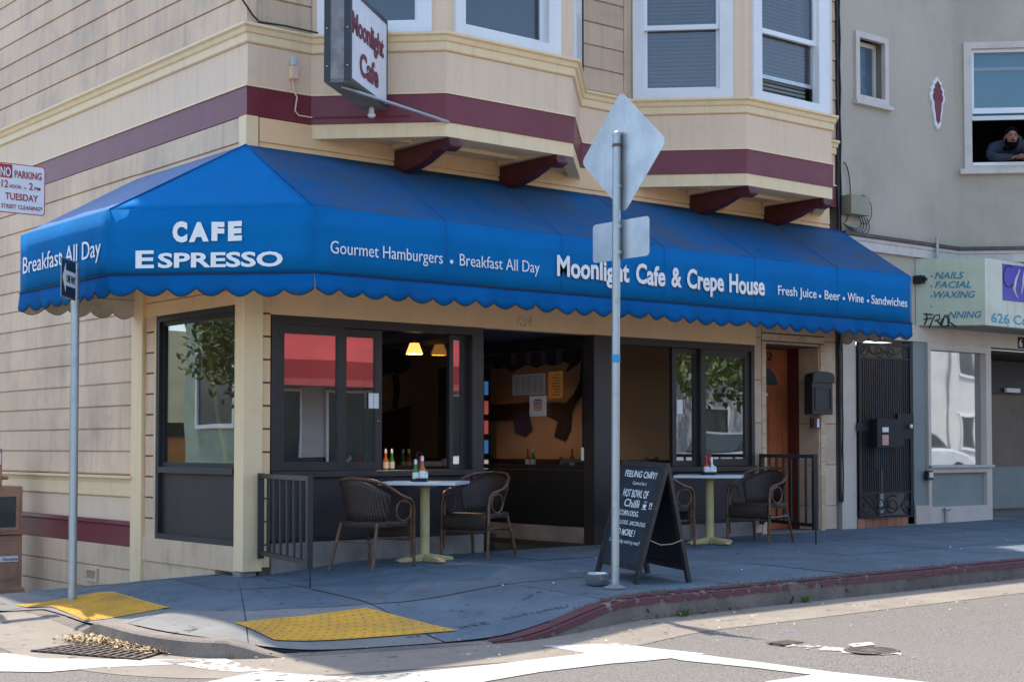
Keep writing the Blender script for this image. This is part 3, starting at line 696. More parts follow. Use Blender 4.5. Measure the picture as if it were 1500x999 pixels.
for u0, u1 in ((XL, xb), (xd, XR)):
    MB(FF).box(u0, u1, -.14, .055, .872, .925).build('window_sill', M['dark'], bld, bevel=.005)
    MB(FF).box(u0 + .01, u1 - .01, -.02, .012, .865, .872).build('sill_shadow_gap', M['black'], bld)
    MB(FF).box(u0, u1, -.10, .010, .36, .862).build('base_panel', M['darkpanel'], bld)
    MB(FF).box(u0, u1, -.10, .022, .325, .358).build('base_rail', M['black'], bld)
    MB(FF).box(u0, u1 + (.0), -.14, .035, -.1, .322).build('plinth', M['concrete_old'], bld, bevel=.01)
# house number
lettering('634', (XF(757), -.026, 2.275), X_, Z_, .17, .11, M['numeral'] if 'numeral' in M else M['cream'], bld, bold=-.012, spacing=1.15, depth=.012, name='house_number')

# recess of the entrance
RXW = xc + .03; RD = 1.9
FR = (Vector((RXW, 0, 0)), Y_, -X_)
MB(FR).frame(.14, RD, -.05, 0, .90, 2.17, .05, .05, .04).build('recess_window_frame', M['black'], bld)
rg = MB(FR).box(.18, RD - .04, -.03, -.024, .94, 2.14).build('recess_glass', M['glass_dark'], bld)
MB(FR).box(.14, RD, -.05, .0, .33, .895).build('recess_panel', M['black'], bld)
MB(FR).box(.14, RD, -.05, .02, -.1, .325).build('recess_plinth', M['concrete_old'], bld)
FL = (Vector((xb - .03, 0, 0)), Y_, X_)
MB(FL).frame(.14, RD, -.05, 0, .90, 2.17, .05, .05, .04).build('recess_window_frame', M['black'], bld)
MB(FL).box(.18, RD - .04, -.03, -.024, .94, 2.14).build('recess_glass', M['glass_dark'], bld)
MB(FL).box(.14, RD, -.05, .0, .1, .895).build('recess_panel', M['black'], bld)
MB().box(xb - .06, RXW + .05, .10, RD + .05, 2.27, 2.30).build('recess_ceiling', M['blueceil'], bld)
MB().box(xb - .06, RXW + .05, .02, RD + .6, -.1, .150).build('recess_floor', M['walk'], bld)
MB().frame(0, 0, 0, 0, 0, 0, 0) if False else None
dz0 = .16
MB((Vector((0, RD, 0)), X_, -Y_)).frame(xb - .03, RXW - .0, -.05, 0, dz0, 2.27, .06, .03, .10).build('entry_door_frame', M['black'], bld)
# posters on the recess glass
def on_recess(x0, x1, y0, y1, name, m, w=.004, lab=None):
    a = px_(x0, (y0 + y1) / 2, RXW); b = px_(x1, (y0 + y1) / 2, RXW); xm = (x0 + x1) / 2
    zt = px_(xm, y0, RXW).z; zb = px_(xm, y1, RXW).z
    u0, u1 = sorted((a.y, b.y)); o = MB(FR).box(u0, u1, w, w + .003, zb, zt); return o, u0, u1, zb, zt
def poster(name, label, x0, x1, y0, y1, m, w=.004):
    t = thing(name, label, 'notice', (RXW, 1, 1.5)); o, u0, u1, zb, zt = on_recess(x0, x1, y0, y1, name, m, w); o.build('sheet', m, t); return t, u0, u1, zb, zt
def prnt(t, u0, u1, zb, zt, rows, m, w=.009, mar=.1, cols=1, hh=.35):
    b = MB(FR); W_ = u1 - u0; H_ = zt - zb
    for c in range(cols):
        for r_ in range(rows):
            a0 = u0 + W_ * (mar + (1 - 2 * mar) * c / cols); a1 = u0 + W_ * (mar + (1 - 2 * mar) * (c + R.uniform(.6, .93)) / cols)
            y = zb + H_ * (.08 + .84 * (r_ + .5) / rows); b.box(a0, a1, w, w + .001, y - H_ * hh * .42 / rows, y + H_ * hh * .42 / rows)
    b.build('print', m, t)
M['menupaper'] = mat('menu_print', (.42, .42, .40), .8, bump=0, var=.12, vs=30)
M['greyink'] = mat('grey_ink', (.16, .16, .18), .8, bump=0, var=0)
t, *q = poster('menu', 'wide pale printed menu taped inside the entrance glass', 751.5, 799, 548, 578.5, M['menupaper']); prnt(t, *q, 12, M['greyink'], cols=5, mar=.04)
t, *q = poster('notice_sheet', 'orange paper notice taped on the entrance glass', 804, 824.5, 544, 583.5, M['orangepaper']); prnt(t, *q, 8, M['ink'], hh=.22)
t, *q = poster('notice_sheet', 'white sheet with a camera logo on the entrance glass', 777, 801.5, 580, 609.5, M['paper'], .009)
uc = (q[0] + q[1]) / 2; zc = (q[2] + q[3]) / 2 + .01; s_ = (q[3] - q[2]) * .29
def rrect(s, r, n=5):
    out = []
    for cx, cy, a0 in ((s - r, s - r, 0), (-s + r, s - r, 90), (-s + r, -s + r, 180), (s - r, -s + r, 270)):
        for k in range(n): a = rad(a0 + 90 * k / (n - 1)); out.append((cx + r * math.cos(a), cy + r * math.sin(a)))
    return out
m_, nt_, b_ = nmat('logo_gradient'); geo = nt_.nodes.new('ShaderNodeNewGeometry'); sx = nt_.nodes.new('ShaderNodeSeparateXYZ'); nt_.links.new(geo.outputs[0], sx.inputs[0])
mr = nt_.nodes.new('ShaderNodeMapRange'); mr.inputs[1].default_value = zc - s_; mr.inputs[2].default_value = zc + s_; nt_.links.new(sx.outputs[2], mr.inputs[0])
rp = ramp(nt_, mr.outputs[0], 0, 1, (.75, .32, .04, 1), (.13, .04, .45, 1)); e_ = rp.color_ramp.elements.new(.5); e_.color = (.65, .03, .22, 1); nt_.links.new(rp.outputs[0], b_.inputs[0])
yy = lambda pl, k: [(uc + a * k * 1.05, zc + c * k) for a, c in pl]
MB(FR).prism(yy(rrect(s_, s_ * .45), 1), .013, .014).build('logo', m_, t)
rg_ = MB(FR); cir = lambda r, n=16: [(r * math.cos(2 * math.pi * k / n), r * math.sin(2 * math.pi * k / n)) for k in range(n)]
def ring(mb, o, i, w):
    n = len(o); mb.add([mb.P(uc + a * 1.05, w, zc + c) for a, c in o] + [mb.P(uc + a * 1.05, w, zc + c) for a, c in i], [(k, (k + 1) % n, n + (k + 1) % n, n + k) for k in range(n)])
ring(rg_, rrect(s_ * .74, s_ * .32), rrect(s_ * .60, s_ * .24), .0155); ring(rg_, cir(s_ * .38), cir(s_ * .25), .0155)
rg_.build('logo_lines', M['paper'], t, recalc=False)
t, *q = poster('notice_sheet', 'small white no smoking notice low on the entrance glass', 852, 872, 655.5, 674.5, M['paper']); prnt(t, *q, 6, M['greyink'])
# floor mat
MBm = MB().box(xb + .02, RXW - .03, -.02, 1.5, .152, .168)
tag(MBm.build('door_mat', M['black']), 'black ribbed rubber mat in the entrance recess', 'mat')
# ---- rooms inside
MB().box(.12, 6.2, .12, 8.0, .05, .12).build('cafe_floor', M['floor_in'], bld)
MB().box(.12, 6.3, .15, 8.0, 2.72, 2.78).build('cafe_ceiling', M['blueceil'], bld)
MB().box(6.2, 6.28, .14, 8.0, .1, 2.75).build('party_wall', M['beigewall'], bld)
MB().box(.12, 6.2, 6.4, 6.5, .1, 2.75).build('rear_wall', M['beigewall'], bld)
MB().box(.12, .16, 2.1, 8, .1, 2.75).build('inner_wall', M['beigewall'], bld)
MB().box(6.12, 6.198, .14, 6.4, .1, .98).build('wainscot', M['intdark'], bld)
MB().box(.16, 6.1, 6.30, 6.398, .1, 1.05).build('wainscot', M['intdark'], bld)
MB().box(xb - .06, RXW + .05, RD - .02, RD + .02, 2.28, 2.72).box(XL, xb - .05, .12, .14, 2.25, 2.72).box(xd, XR, .12, .14, 2.25, 2.72).build('bulkhead', M['beigewall'], bld)
# painted wall shapes of the mural (generic figures)
mu = thing('mural', 'dark painted figures on the beige wall behind the entrance glass', 'mural', (6.19, 3, 1.5))
M['mur1'] = mat('mural_navy', (.035, .045, .13), .8, var=.3, vs=6, bump=0); M['mur2'] = mat('mural_dark', (.03, .02, .02), .8, var=.3, bump=0); M['mur3'] = mat('mural_lilac', (.20, .18, .26), .8, var=.3, vs=9, bump=0)
FW = (Vector((6.19, 0, 0)), Y_, -X_)
def blob(pl, w, m): MB(FW).prism(pl, w, w + .004).build('painted_shape', m, mu)
def pw(pl): return [(lambda q: (q.y, q.z))(px_(a, b, 6.19)) for a, b in pl]
blob(pw([(700, 480), (875, 470), (866, 505), (852, 520), (838, 534), (826, 530), (812, 536), (798, 533), (786, 539), (772, 534), (760, 540), (750, 546), (740, 538), (728, 541), (715, 535), (700, 530)]), 0, M['mur1'])
for a in (748, 770, 792, 815): blob(pw([(a, 506), (a + 10, 506), (a + 8, 534), (a + 1, 532)]), .006, M['mur3'])
blob(pw([(870, 500), (858, 503), (846, 520), (832, 538), (830, 546), (846, 534), (862, 515)]), .005, M['mur2'])
blob(pw([(700, 591), (740, 592), (785, 588), (830, 590), (842, 575), (850, 558), (852, 530), (866, 524), (866, 560), (860, 572), (845, 590), (838, 604), (836, 630), (828, 646), (812, 640), (818, 618), (796, 606), (776, 600), (762, 614), (740, 616), (700, 618)]), .004, M['mur2'])
blob(pw([(752, 606), (775, 603), (780, 630), (770, 640), (755, 634)]), .006, M['mur1'])
FBk = (Vector((0, 6.395, 0)), X_, -Y_)
def pk(pl, m, w=0): MB(FBk).prism([(lambda q: (q.x, q.z))(py_(a, b, 6.395)) for a, b in pl], w, w + .004).build('painted_shape', m, mu)
pk([(555, 500), (598, 500), (606, 518), (600, 540), (586, 548), (575, 546), (555, 552)], M['mur1'])
pk([(574, 548), (584, 548), (586, 570), (582, 598), (574, 598), (577, 572)], M['mur2'])
pk([(628, 540), (640, 535), (636, 560), (624, 585), (612, 592), (622, 570)], M['mur2'])
pk([(585, 598), (612, 592), (640, 600), (650, 680), (555, 680), (556, 606)], M['mur2'], .005)
pk([(588, 503), (598, 506), (594, 516), (585, 514)], M['mur3'], .006)
# lamp
lp = py_(607, 511, .8); t = thing('pendant_lamp', 'glowing amber pendant lamp inside the open window', 'lamp', lp)
MB().lathe([(.045, .055), (.085, -.05), (.08, -.05), (.04, .055)], lp, 16).build('lamp_shade', emit('lamp_glow', (1, .42, .10), .8), t, smooth=True)
MB().tube([(lp.x, lp.y, lp.z + .05), (lp.x, lp.y, 2.72)], .006).build('cord', M['black'], t)
pld = bpy.data.lights.new('pendant_bulb', 'POINT'); pld.energy = 18; pld.color = (1, .76, .52); pld.shadow_soft_size = .012; plo = bpy.data.objects.new('pendant_bulb', pld); C.objects.link(plo); plo.location = (lp.x, lp.y, lp.z - .01)
t = thing('pendant_lamp', 'added amber fill lamp deep in the cafe behind the brown pillar', 'lamp', (4.9, 3.2, 2.2))  # lamp and bulb added to light the recess and mural wall
MB().lathe([(.045, .055), (.085, -.05), (.08, -.05), (.04, .055)], (4.906, 3.2, 2.25), 16).build('lamp_shade', bpy.data.materials['lamp_glow'], t, smooth=True); MB().tube([(4.9, 3.2, 2.3), (4.9, 3.2, 2.72)], .006).build('cord', M['black'], t)
pld_fill = pld.copy(); pld_fill.energy = 5; plo_fill = bpy.data.objects.new('pendant_bulb', pld_fill); C.objects.link(plo_fill); plo_fill.location = (4.906, 3.2, 2.245)
# drinks cooler seen through the entrance
CX = XF(722, 4.0) - .5
t = thing('drinks_cooler', 'narrow glimpse of a lit drinks cooler beyond the entrance', 'cooler', (CX, 4.1, .12))
MB().box(CX, CX + .5, 4.05, 4.5, .12, 2.15).build('cabinet', M['black'], t)
cols = [(.6, .05, .03), (.1, .45, .06), (.7, .55, .1), (.6, .6, .62), (.05, .2, .5), (.5, .1, .1)]
for k in range(7):
    for j in range(4):
        c = cols[R.randrange(6)]; key = 'can%d' % cols.index(c)
        if key not in M: M[key] = emit('drink_glow_%d' % cols.index(c), c, .25)  # drinks glow by themselves, the cooler's light put into their colour
        MB().box(CX + .04 + .105 * j, CX + .11 + .105 * j, 4.0, 4.049, .3 + .25 * k, .47 + .25 * k).build('drink', M[key], t)
# indoor tables, chairs and bottles
def table_in(x, y, lab):
    t = thing('cafe_table', lab, 'table', (x, y, .12), 'wooden tables inside the cafe')
    MB().box(x - .35, x + .35, y - .32, y + .32, .86, .90).build('table_top', M['oak'], t); MB().tube([(x, y, .12), (x, y, .86)], .04).build('leg', M['black'], t)
def bottle(x, y, z, kind, lab, h=.17, col='green'):
    t = thing(kind, lab, 'bottle', (x, y, z), 'bottles on the tables')
    MB().lathe([(.026, 0), (.028, .01), (.028, h * .6), (.012, h * .78), (.012, h)], (x, y, z), 10).build('body', M[col], t, smooth=True)
    MB().lathe([(.013, h), (.013, h + .03), (.004, h + .045)], (x, y, z), 8).build('cap', M['white' if col != 'red' else 'red'], t, smooth=True)
    MB().lathe([(.0287, h * .12), (.0287, h * .5)], (x, y, z), 10).build('label', M['paper'], t, smooth=True)
for (px, p, y, lab) in ((300, 664, 1.4, 'wooden table behind the side window'), (525, 672, 1.2, 'wooden table behind the closed sash on the left'), (618, 672, 1.6, 'wooden table behind the open window with lamp'), (780, 672, 2.9, 'wooden table behind the entrance glass'), (850, 674, 2.3, 'second wooden table behind the entrance glass, nearer the street'), (955, 676, 1.0, 'wooden table inside the right open window')):
    q = py_(px, p, y); table_in(max(q.x, .62), y, lab)
def chair_in(x, y, rz, lab):
    t = thing('wooden_chair', lab, 'chair', (x, y, .12), 'dark ladder back chairs inside the cafe')
    c, s = math.cos(rz), math.sin(rz); f = (Vector((x, y, 0)), Vector((c, s, 0)), Vector((-s, c, 0)))
    for a in (-.2, .2):
        MB(f).box(a - .018, a + .018, -.22, -.185, .12, 1.02).build('leg', M['chairwood'], t); MB(f).box(a - .018, a + .018, .17, .205, .12, .57).build('leg', M['chairwood'], t)
    MB(f).box(-.21, .21, -.2, .21, .57, .60).build('seat', M['chairwood'], t)
    for zz in (.74, .84, .95): MB(f).box(-.182, .182, -.215, -.195, zz, zz + .045).build('back_slat', M['chairwood'], t)
M['chairwood'] = mat('chair_wood', (.16, .12, .10), .5, var=.2, coord='obj')
for px, y, rz, lab in ((607, .75, .2, 'ladder back chair just inside the open left window'), (835, 2.0, -.3, 'ladder back chair beyond the entrance glass'), (930, 1.5, .5, 'ladder back chair in the dark behind the right window')):
    q = py_(px, 650, y); chair_in(q.x, y, rz, lab)
for px, p, y, col, lab in ((565, 668, 1.3, 'amber', 'amber sauce bottle inside the open window'), (574, 668, 1.3, 'green', 'green bottle inside the open window next to an amber one'), (773, 672, 2.9, 'red', 'red squeeze bottle behind the entrance glass'), (781, 672, 2.9, 'green', 'green capped bottle behind the entrance glass'), (838, 674, 2.3, 'red', 'second red bottle behind the entrance glass, nearer the notice'), (988, 676, 1.0, 'black', 'tall dark bottle inside the right open window')):
    q = py_(px, p, y); bottle(q.x, y, .90, 'sauce_bottle' if px != 988 else 'wine_bottle', lab, .17 if px != 988 else .24, col)
# side window: yellow pole seen inside
q0, q1 = px_(303, 508, .5), px_(332, 690, .45)
tag(MB().tube([q0, q1], .018).build('yellow_pole', mat('yellow_pole_paint', (.85, .60, .02), .4, bump=0), smooth=True), 'slanted yellow pole behind the side window glass', 'pole')

# ---- tiled doorway 632
XT0, XT1 = XR + .003, BW; xd0, xd1 = XF(1122), XF(1200)
dw = MB(FF).box(XT0, xd0, -.5, -.006, .1, 2.66).box(xd1, XT1 - .02, -.5, -.006, .1, 2.66).box(xd0, xd1, -.5, -.006, 2.27, 2.66).build('doorway_backing', M['groove'], bld)
zt = [.19, .46, .93, 1.40, 1.87, 2.34, 2.66]
for a, b in zip(zt, zt[1:]):
    MB(FF).box(XT0 + .003, xd0 - .085, -.02, .012, a + .003, b - .003).build('tile', M['tile'], dw, bevel=.003)
    MB(FF).box(xd1 + .085, XT1 - .024, -.02, .012, a + .003, b - .003).build('tile', M['tile'], dw, bevel=.003)
for k in range(5): MB(FF).box(xd0 - .08 + k * .215, xd0 - .084 + (k + 1) * .215, -.02, .012, 2.40, 2.64).build('tile', M['tile'], dw)
for k in range(14):
    a = .17 + k * .158
    MB(FF).box(xd0 - .08, xd0 - .012, -.02, .016, a + .002, min(a + .156, 2.30)).build('edge_tile', M['tilesmall'], dw)
    MB(FF).box(xd1 + .012, xd1 + .08, -.02, .016, a + .002, min(a + .156, 2.30)).build('edge_tile', M['tilesmall'], dw)
for k in range(7): MB(FF).box(xd0 - .08 + k * .154, xd0 - .083 + (k + 1) * .154, -.02, .016, 2.315, 2.385).build('edge_tile', M['tilesmall'], dw)
FD = (Vector((xd1, 0, 0)), Y_, -X_)
for a, b in zip([.19, .46, .93, 1.40, 1.87], [.46, .93, 1.40, 1.87, 2.27]):
    MB(FD).box(.0, .285, -.02, .012, a + .003, b - .003).build('tile', M['tile'], dw)
MB().box(xd0 - .02, xd1 + .02, -.05, .6, 0, .185).build('door_step', M['concrete_old'], bld)
MB().box(xd0, xd1, .0, .6, 2.28, 2.3).build('doorway_soffit', M['tile'], bld)
MB(FD).box(.288, .47, -.02, .02, .187, 2.27).build('door_frame', M['maroonwood'] if 'maroonwood' in M else M['wooddoor'], bld)
FDoor = (Vector((xd0, .45, 0)), X_, -Y_); Wd = xd1 - xd0 - .02
dr = MB(FDoor).box(0, Wd, -.04, 0, .19, 2.26).build('front_door', M['wooddoor'], bld)
for u0, u1, v0, v1 in ((.10, .40, .35, .93), (.50, .82, .35, .93), (.10, .40, 1.02, 1.72), (.50, .82, 1.02, 1.72)):
    MB(FDoor).frame(u0, u1, 0, .012, v0, v1, .022).box(u0 + .06, u1 - .06, 0, .010, v0 + .06, v1 - .06).build('door_panel', M['wooddoor'], dr, bevel=.004)
fan = [(.455 + .30 * math.cos(math.pi * k / 12), 1.82 + .27 * math.sin(math.pi * k / 12)) for k in range(13)]
fan2 = [(.455 + .24 * math.cos(math.pi * k / 12), 1.845 + .21 * math.sin(math.pi * k / 12)) for k in range(13)]
MB(FDoor).prism(fan, 0, .014).build('fanlight_frame', M['wooddoor'], dr); MB(FDoor).prism(fan2, .015, .018).build('fanlight', M['glass_pane_dark'] if 'glass_pane_dark' in M else M['signback'], dr)
lettering('632', (xd0 + .33, .435, 2.13), X_, Z_, .28, .10, M['ink'], bld, depth=.006, name='house_number')
MB(FDoor).box(.45, .545, .001, .006, 1.70, 1.75).build('door_plate', M['paper'], dr)
# mailbox and intercom on the reveal
def on_x(x0, p0, p1, q0, q1): return sorted((px_(p0, (q0 + q1) / 2, x0).y, px_(p1, (q0 + q1) / 2, x0).y)), sorted((px_((p0 + p1) / 2, q0, x0).z, px_((p0 + p1) / 2, q1, x0).z))
t = thing('mailbox', 'black arched mailbox on the tiled door reveal', 'mailbox', (xd1, .1, 1.6))
MB().prism([(xd1 - .13, 0)], 0, 0) if False else None
b = MB(FF); uL, uR = xd1 - .30, xd1 + .06
arch = [(uL, 1.50), (uR, 1.50), (uR, 1.93)] + [((uL + uR) / 2 + (uR - uL) / 2 * math.cos(a), 1.93 + .05 * math.sin(a)) for a in [math.pi * k / 8 for k in range(1, 8)]] + [(uL, 1.93)]
b.prism(arch, .03, .15).build('box_body', M['iron'], t, bevel=.006)
MB(FF).prism([(u * 1.0 + (u - (uL + uR) / 2) * .04, v + .008) for u, v in arch[2:]] + [(uL - .012, 1.86), (uR + .012, 1.86)], .152, .17).build('lid', M['iron'], t)
MB(FF).frame(uL + .04, uR - .04, .15, .157, 1.55, 1.80, .012).build('door_plate', M['black'], t)
t = thing('intercom', 'small black and white intercom under the mailbox', 'intercom', (xd1, .1, 1.4))
MB(FF).box(xd1 - .18, xd1 - .03, .012, .035, 1.34, 1.47).build('back_plate', mat('dark_red_plate', (.07, .02, .015), .5), t); MB(FF).box(xd1 - .16, xd1 - .10, .036, .05, 1.355, 1.455).build('speaker', M['black'], t); MB(FF).box(xd1 - .098, xd1 - .06, .036, .05, 1.355, 1.455).build('button_plate', M['white'], t)

# ------------------------------------------------------------------ awning
aw = thing('awning', 'long blue canvas awning with white lettering wrapping the cafe corner', 'awning', (0, 0, 2.5))
AT, AM, AB, AV = 3.65, 3.02, 2.505, 2.325
XE = 7.74
A_, B_, C_, D_ = Vector((-1.14, 2.04, 0)), Vector((-1.14, .18, 0)), Vector((.03, -1.02, 0)), Vector((XE, -1.02, 0))
def at(v, z): return Vector((v.x, v.y, z))
def patch(P00, P10, P11, P01, nu, nv, name, m, sag=0, ribs=1, thick=0, parent=aw):
    P00, P10, P11, P01 = map(Vector, (P00, P10, P11, P01)); n = (P10 - P00).cross(P01 - P00).normalized(); b = MB(); vs = []
    for j in range(nv + 1):
        for i in range(nu + 1):
            u, v = i / nu, j / nv; p = P00.lerp(P10, u).lerp(P01.lerp(P11, u), v)
            s = sag * (abs(math.sin(math.pi * u * ribs)) ** .7) * math.sin(math.pi * v) + sag * .25 * math.sin(u * 37 + v * 5) * math.sin(math.pi * v)
            vs.append(p - n * s)
    b.add(vs, [(j * (nu + 1) + i, j * (nu + 1) + i + 1, (j + 1) * (nu + 1) + i + 1, (j + 1) * (nu + 1) + i) for j in range(nv) for i in range(nu)])
    o = b.build(name, m, parent, smooth=True, recalc=False)
    if thick:
        md = o.modifiers.new('solid', 'SOLIDIFY'); md.thickness = thick; md.offset = -1
    return o
o0 = Vector((-.035, -.035, AT))
patch(at(C_, AM), at(D_, AM), (XE, -.035, AT), o0, 80, 8, 'canopy_panel', M['bluetop'], .022, 6, .006)
patch(at(B_, AM), at(C_, AM), o0 + Vector((.001, -.001, 0)), o0, 12, 10, 'canopy_panel', M['blue'], .012, 1, .006)
patch(at(A_, AM), at(B_, AM), o0, (-.035, 2.04, AT), 20, 8, 'canopy_panel', M['bluetop2'] if 'bluetop2' in M else M['blue'], .016, 2, .006)
for P, Q in ((A_, B_), (B_, C_), (C_, D_)):
    patch(at(P, AB), at(Q, AB), at(Q, AM), at(P, AM), max(4, int((Q - P).length * 6)), 3, 'fascia_panel', M['blue'], .004, 1 if Q != D_ else 6, .006)
for k, (W, P) in enumerate(((Vector((-.035, 2.04, 0)), A_), (Vector((XE, -.035, 0)), D_))):
    n = Y_ if k == 0 else X_
    MB().slab([at(W, AB), at(P, AB), at(P, AM - .002), at(W, AT - .002)], .004).build('end_panel', M['blue'], aw)
    MB().slab([at(W, AB) - n * .012, at(P, AB) - n * .012, at(P, AM - .05) - n * .012, at(W, AT - .05) - n * .012], .004).build('end_lining', M['lining'], aw)
def valance(P, Q, n, inner=True, out=None):
    L = (Q - P).length; d = (Q - P).normalized(); nrm = Vector((d.y, -d.x, 0)) if out is None else out
    per = 10; N = n * per; vs = []; edge = []
    for i in range(N + 1):
        t = i / N; ph = t * n; lob = int(min(ph, n - 1e-6)); hv = (math.sin(lob * 12.9898 + L) * 43758.5453) % 1; zb = AV + (.046 + .014 * hv) * (1 - abs(math.sin(math.pi * ph)) ** (.7 + .35 * hv)) + .006 * math.sin(ph * .9) + .004 * math.sin(ph * 2.1)
        wv = .014 * math.sin(ph * 1.1 + L) + .012 * math.sin(ph * 2.9) + .006 * math.sin(ph * 6.3)
        p = P + d * (L * t)
        for j in range(4):
            f = j / 3; z = AB - .004 + (zb - AB) * f; vs.append(at(p + nrm * (.004 + wv * f), z))
        edge.append(vs[-1])
    b = MB(); b.add(vs, [(i * 4 + j, i * 4 + j + 1, i * 4 + 5 + j, i * 4 + 4 + j) for i in range(N) for j in range(3)])
    o = b.build('valance', M['valance'], aw, smooth=True, recalc=False); md = o.modifiers.new('solid', 'SOLIDIFY'); md.thickness = .003; md.offset = 0
    if inner:
        b = MB(); b.add([v - nrm * .006 for v in vs], [(i * 4 + j, i * 4 + j + 1, i * 4 + 5 + j, i * 4 + 4 + j) for i in range(N) for j in range(3)])
        li = b.build('valance_lining', M['lining'], aw, smooth=True, recalc=False)
    MB().tube(edge, .005, 5).build('scallop_piping', M['rope'], aw, smooth=True)
    MB().tube([at(P + nrm * .008, AB - .004), at(Q + nrm * .008, AB - .004)], .007, 6).build('edge_rope', M['rope'], aw)
valance(A_, B_, 8); valance(B_, C_, 7); valance(C_, D_, 34)
valance(Vector((-.035, 2.04, 0)), A_, 5, out=Y_); valance(D_, Vector((XE, -.035, 0)), 5, out=X_)
def lin(pts, n):
    n = Vector(n).normalized() * .03; MB().slab([Vector(p) + n for p in pts], .002).build('lining_sheet', M['lining'], aw)
lin([at(C_, AM), at(D_, AM), (XE, -.035, AT), o0], (0, .5, -1)); lin([at(B_, AM), at(C_, AM), o0], (.5, .5, -1)); lin([at(A_, AM), at(B_, AM), o0, (-.035, 2.04, AT)], (.5, 0, -1))
for P, Q in ((A_, B_), (B_, C_), (C_, D_)):
    d_ = (Q - P).normalized(); lin([at(P, AB), at(Q, AB), at(Q, AM - .04), at(P, AM - .04)], (-d_.y, d_.x, 0))
M['seam'] = mat('canvas_seam', (.001, .10, .32), .9, bump=0)
for k in range(1, 6):
    x = .03 + (XE - .03) * k / 6; MB().tube([(x, -1.026, AB), (x, -1.026, AM), ], .0022, 5).build('seam', M['seam'], aw)
    MB().tube([(x, -1.024, AM + .002), (x, -.5, AM + .345), (x, -.04, AT + .001)], .003, 5).build('seam', M['seam'], aw)
MB().tube([at(C_, AM + .004), o0 + Z_ * .004], .006, 5).build('seam', M['seam'], aw); MB().tube([at(B_, AM + .004), o0 + Z_ * .004], .006, 5).build('seam', M['seam'], aw)
# frame tubes under the canvas
for pts in ([at(A_, AB + .02), at(B_, AB + .02), at(C_, AB + .02), at(D_, AB + .02)], [at(A_, AM - .03), at(B_, AM - .03), at(C_, AM - .03), at(D_, AM - .03)]):
    for p, q in zip(pts, pts[1:]):
        n = (q - p).cross(Z_).normalized() * .03; MB().tube([p - n, q - n], .013, 6).build('frame_tube', M['galv'], aw)
for x in (.1, 1.4, 2.7, 4.0, 5.3, 6.6, 7.65):
    MB().tube([(x, -.98, AB + .02), (x, -.05, AB + .02)], .012, 6).build('frame_tube', M['galv'], aw)
# lettering
Fp = lambda x, z: (x, -1.030, z)
lettering('Gourmet Hamburgers', Fp(.17, 2.66), X_, Z_, 1.10, .105, M['letter'], aw, bold=-.004)
MB().lathe([(0, 0), (.016, 0), (.016, .003), (0, .003)], (0, 0, 0), 12) if False else None
def dot(x, z, r=.017):
    MB(FF).prism([(x + r * math.cos(k * math.pi / 6), z + r * math.sin(k * math.pi / 6)) for k in range(12)], 1.029, 1.033).build('lettering', M['letter'], aw)
dot(XF(660, -1.02), 2.685)
lettering('Breakfast All Day', Fp(XF(672, -1.02), 2.66), X_, Z_, .88, .105, M['letter'], aw, bold=-.004)
M['lettershadow'] = mat('letter_shadow', (.10, .03, .06), .6, bump=0)
x0 = XF(815, -1.02)
for nm, wd in (('Moonlight', 921), ('Cafe', 974), ('&', 998), ('Crepe', 1060), ('House', 1120)):
    x1 = XF(wd, -1.02); wdt = x1 - x0
    for dx, dz, mm, yo in ((.010, -.010, 'lettershadow', .001), (0, 0, 'letter', .004)):
        lettering(nm, (x0 + dx, -1.026 - yo, 2.655 + dz), X_, Z_, wdt, .20, M[mm], aw, bold=.028, jit=.02)
    nxt = {'Moonlight': 931, 'Cafe': 983, '&': 1006, 'Crepe': 1068}.get(nm)
    if nxt: x0 = XF(nxt, -1.02)
for s_, a, b in (('Fresh Juice', 1139.5, 1196), ('Beer', 1208, 1230.5), ('Wine', 1241.5, 1265), ('Sandwiches', 1276.5, 1329)):
    xa_, xb_ = XF(a, -1.02), XF(b, -1.02); lettering(s_, Fp(xa_, 2.675), X_, Z_, xb_ - xa_, .10, M['letter'], aw, bold=.008)
for px in (1201, 1236, 1271.5): dot(XF(px, -1.02), 2.70)
UC = (C_ - B_).normalized(); NC = Vector((UC.y, -UC.x, 0)); LC = (C_ - B_).length
def chp(t, z): return at(B_ + UC * (LC * t) + NC * .010, z)
for ch, t0, t1, dz, hs in (('C', .315, .395, 0, .175), ('A', .395, .500, -.004, .165), ('F', .505, .575, .004, .16), ('E', .585, .66, .0, .165)):
    lettering(ch, chp(t0, 2.765 + dz), (UC + Z_ * (.03 if ch in 'AE' else -.03)), Z_, LC * (t1 - t0 - .008), hs, M['letter'], aw, bold=.065)
lettering('E', chp(.135, 2.553), UC, Z_, LC * .09, .15, M['letter'], aw, bold=.028)
lettering('SPRESSO', chp(.245, 2.553), UC, Z_, LC * .605, .125, M['letter'], aw, bold=.030)
lettering('Breakfast All Day', (-1.15, 1.95, 2.665), -Y_, Z_, 1.64, .155, M['letter'], aw, bold=-.002)

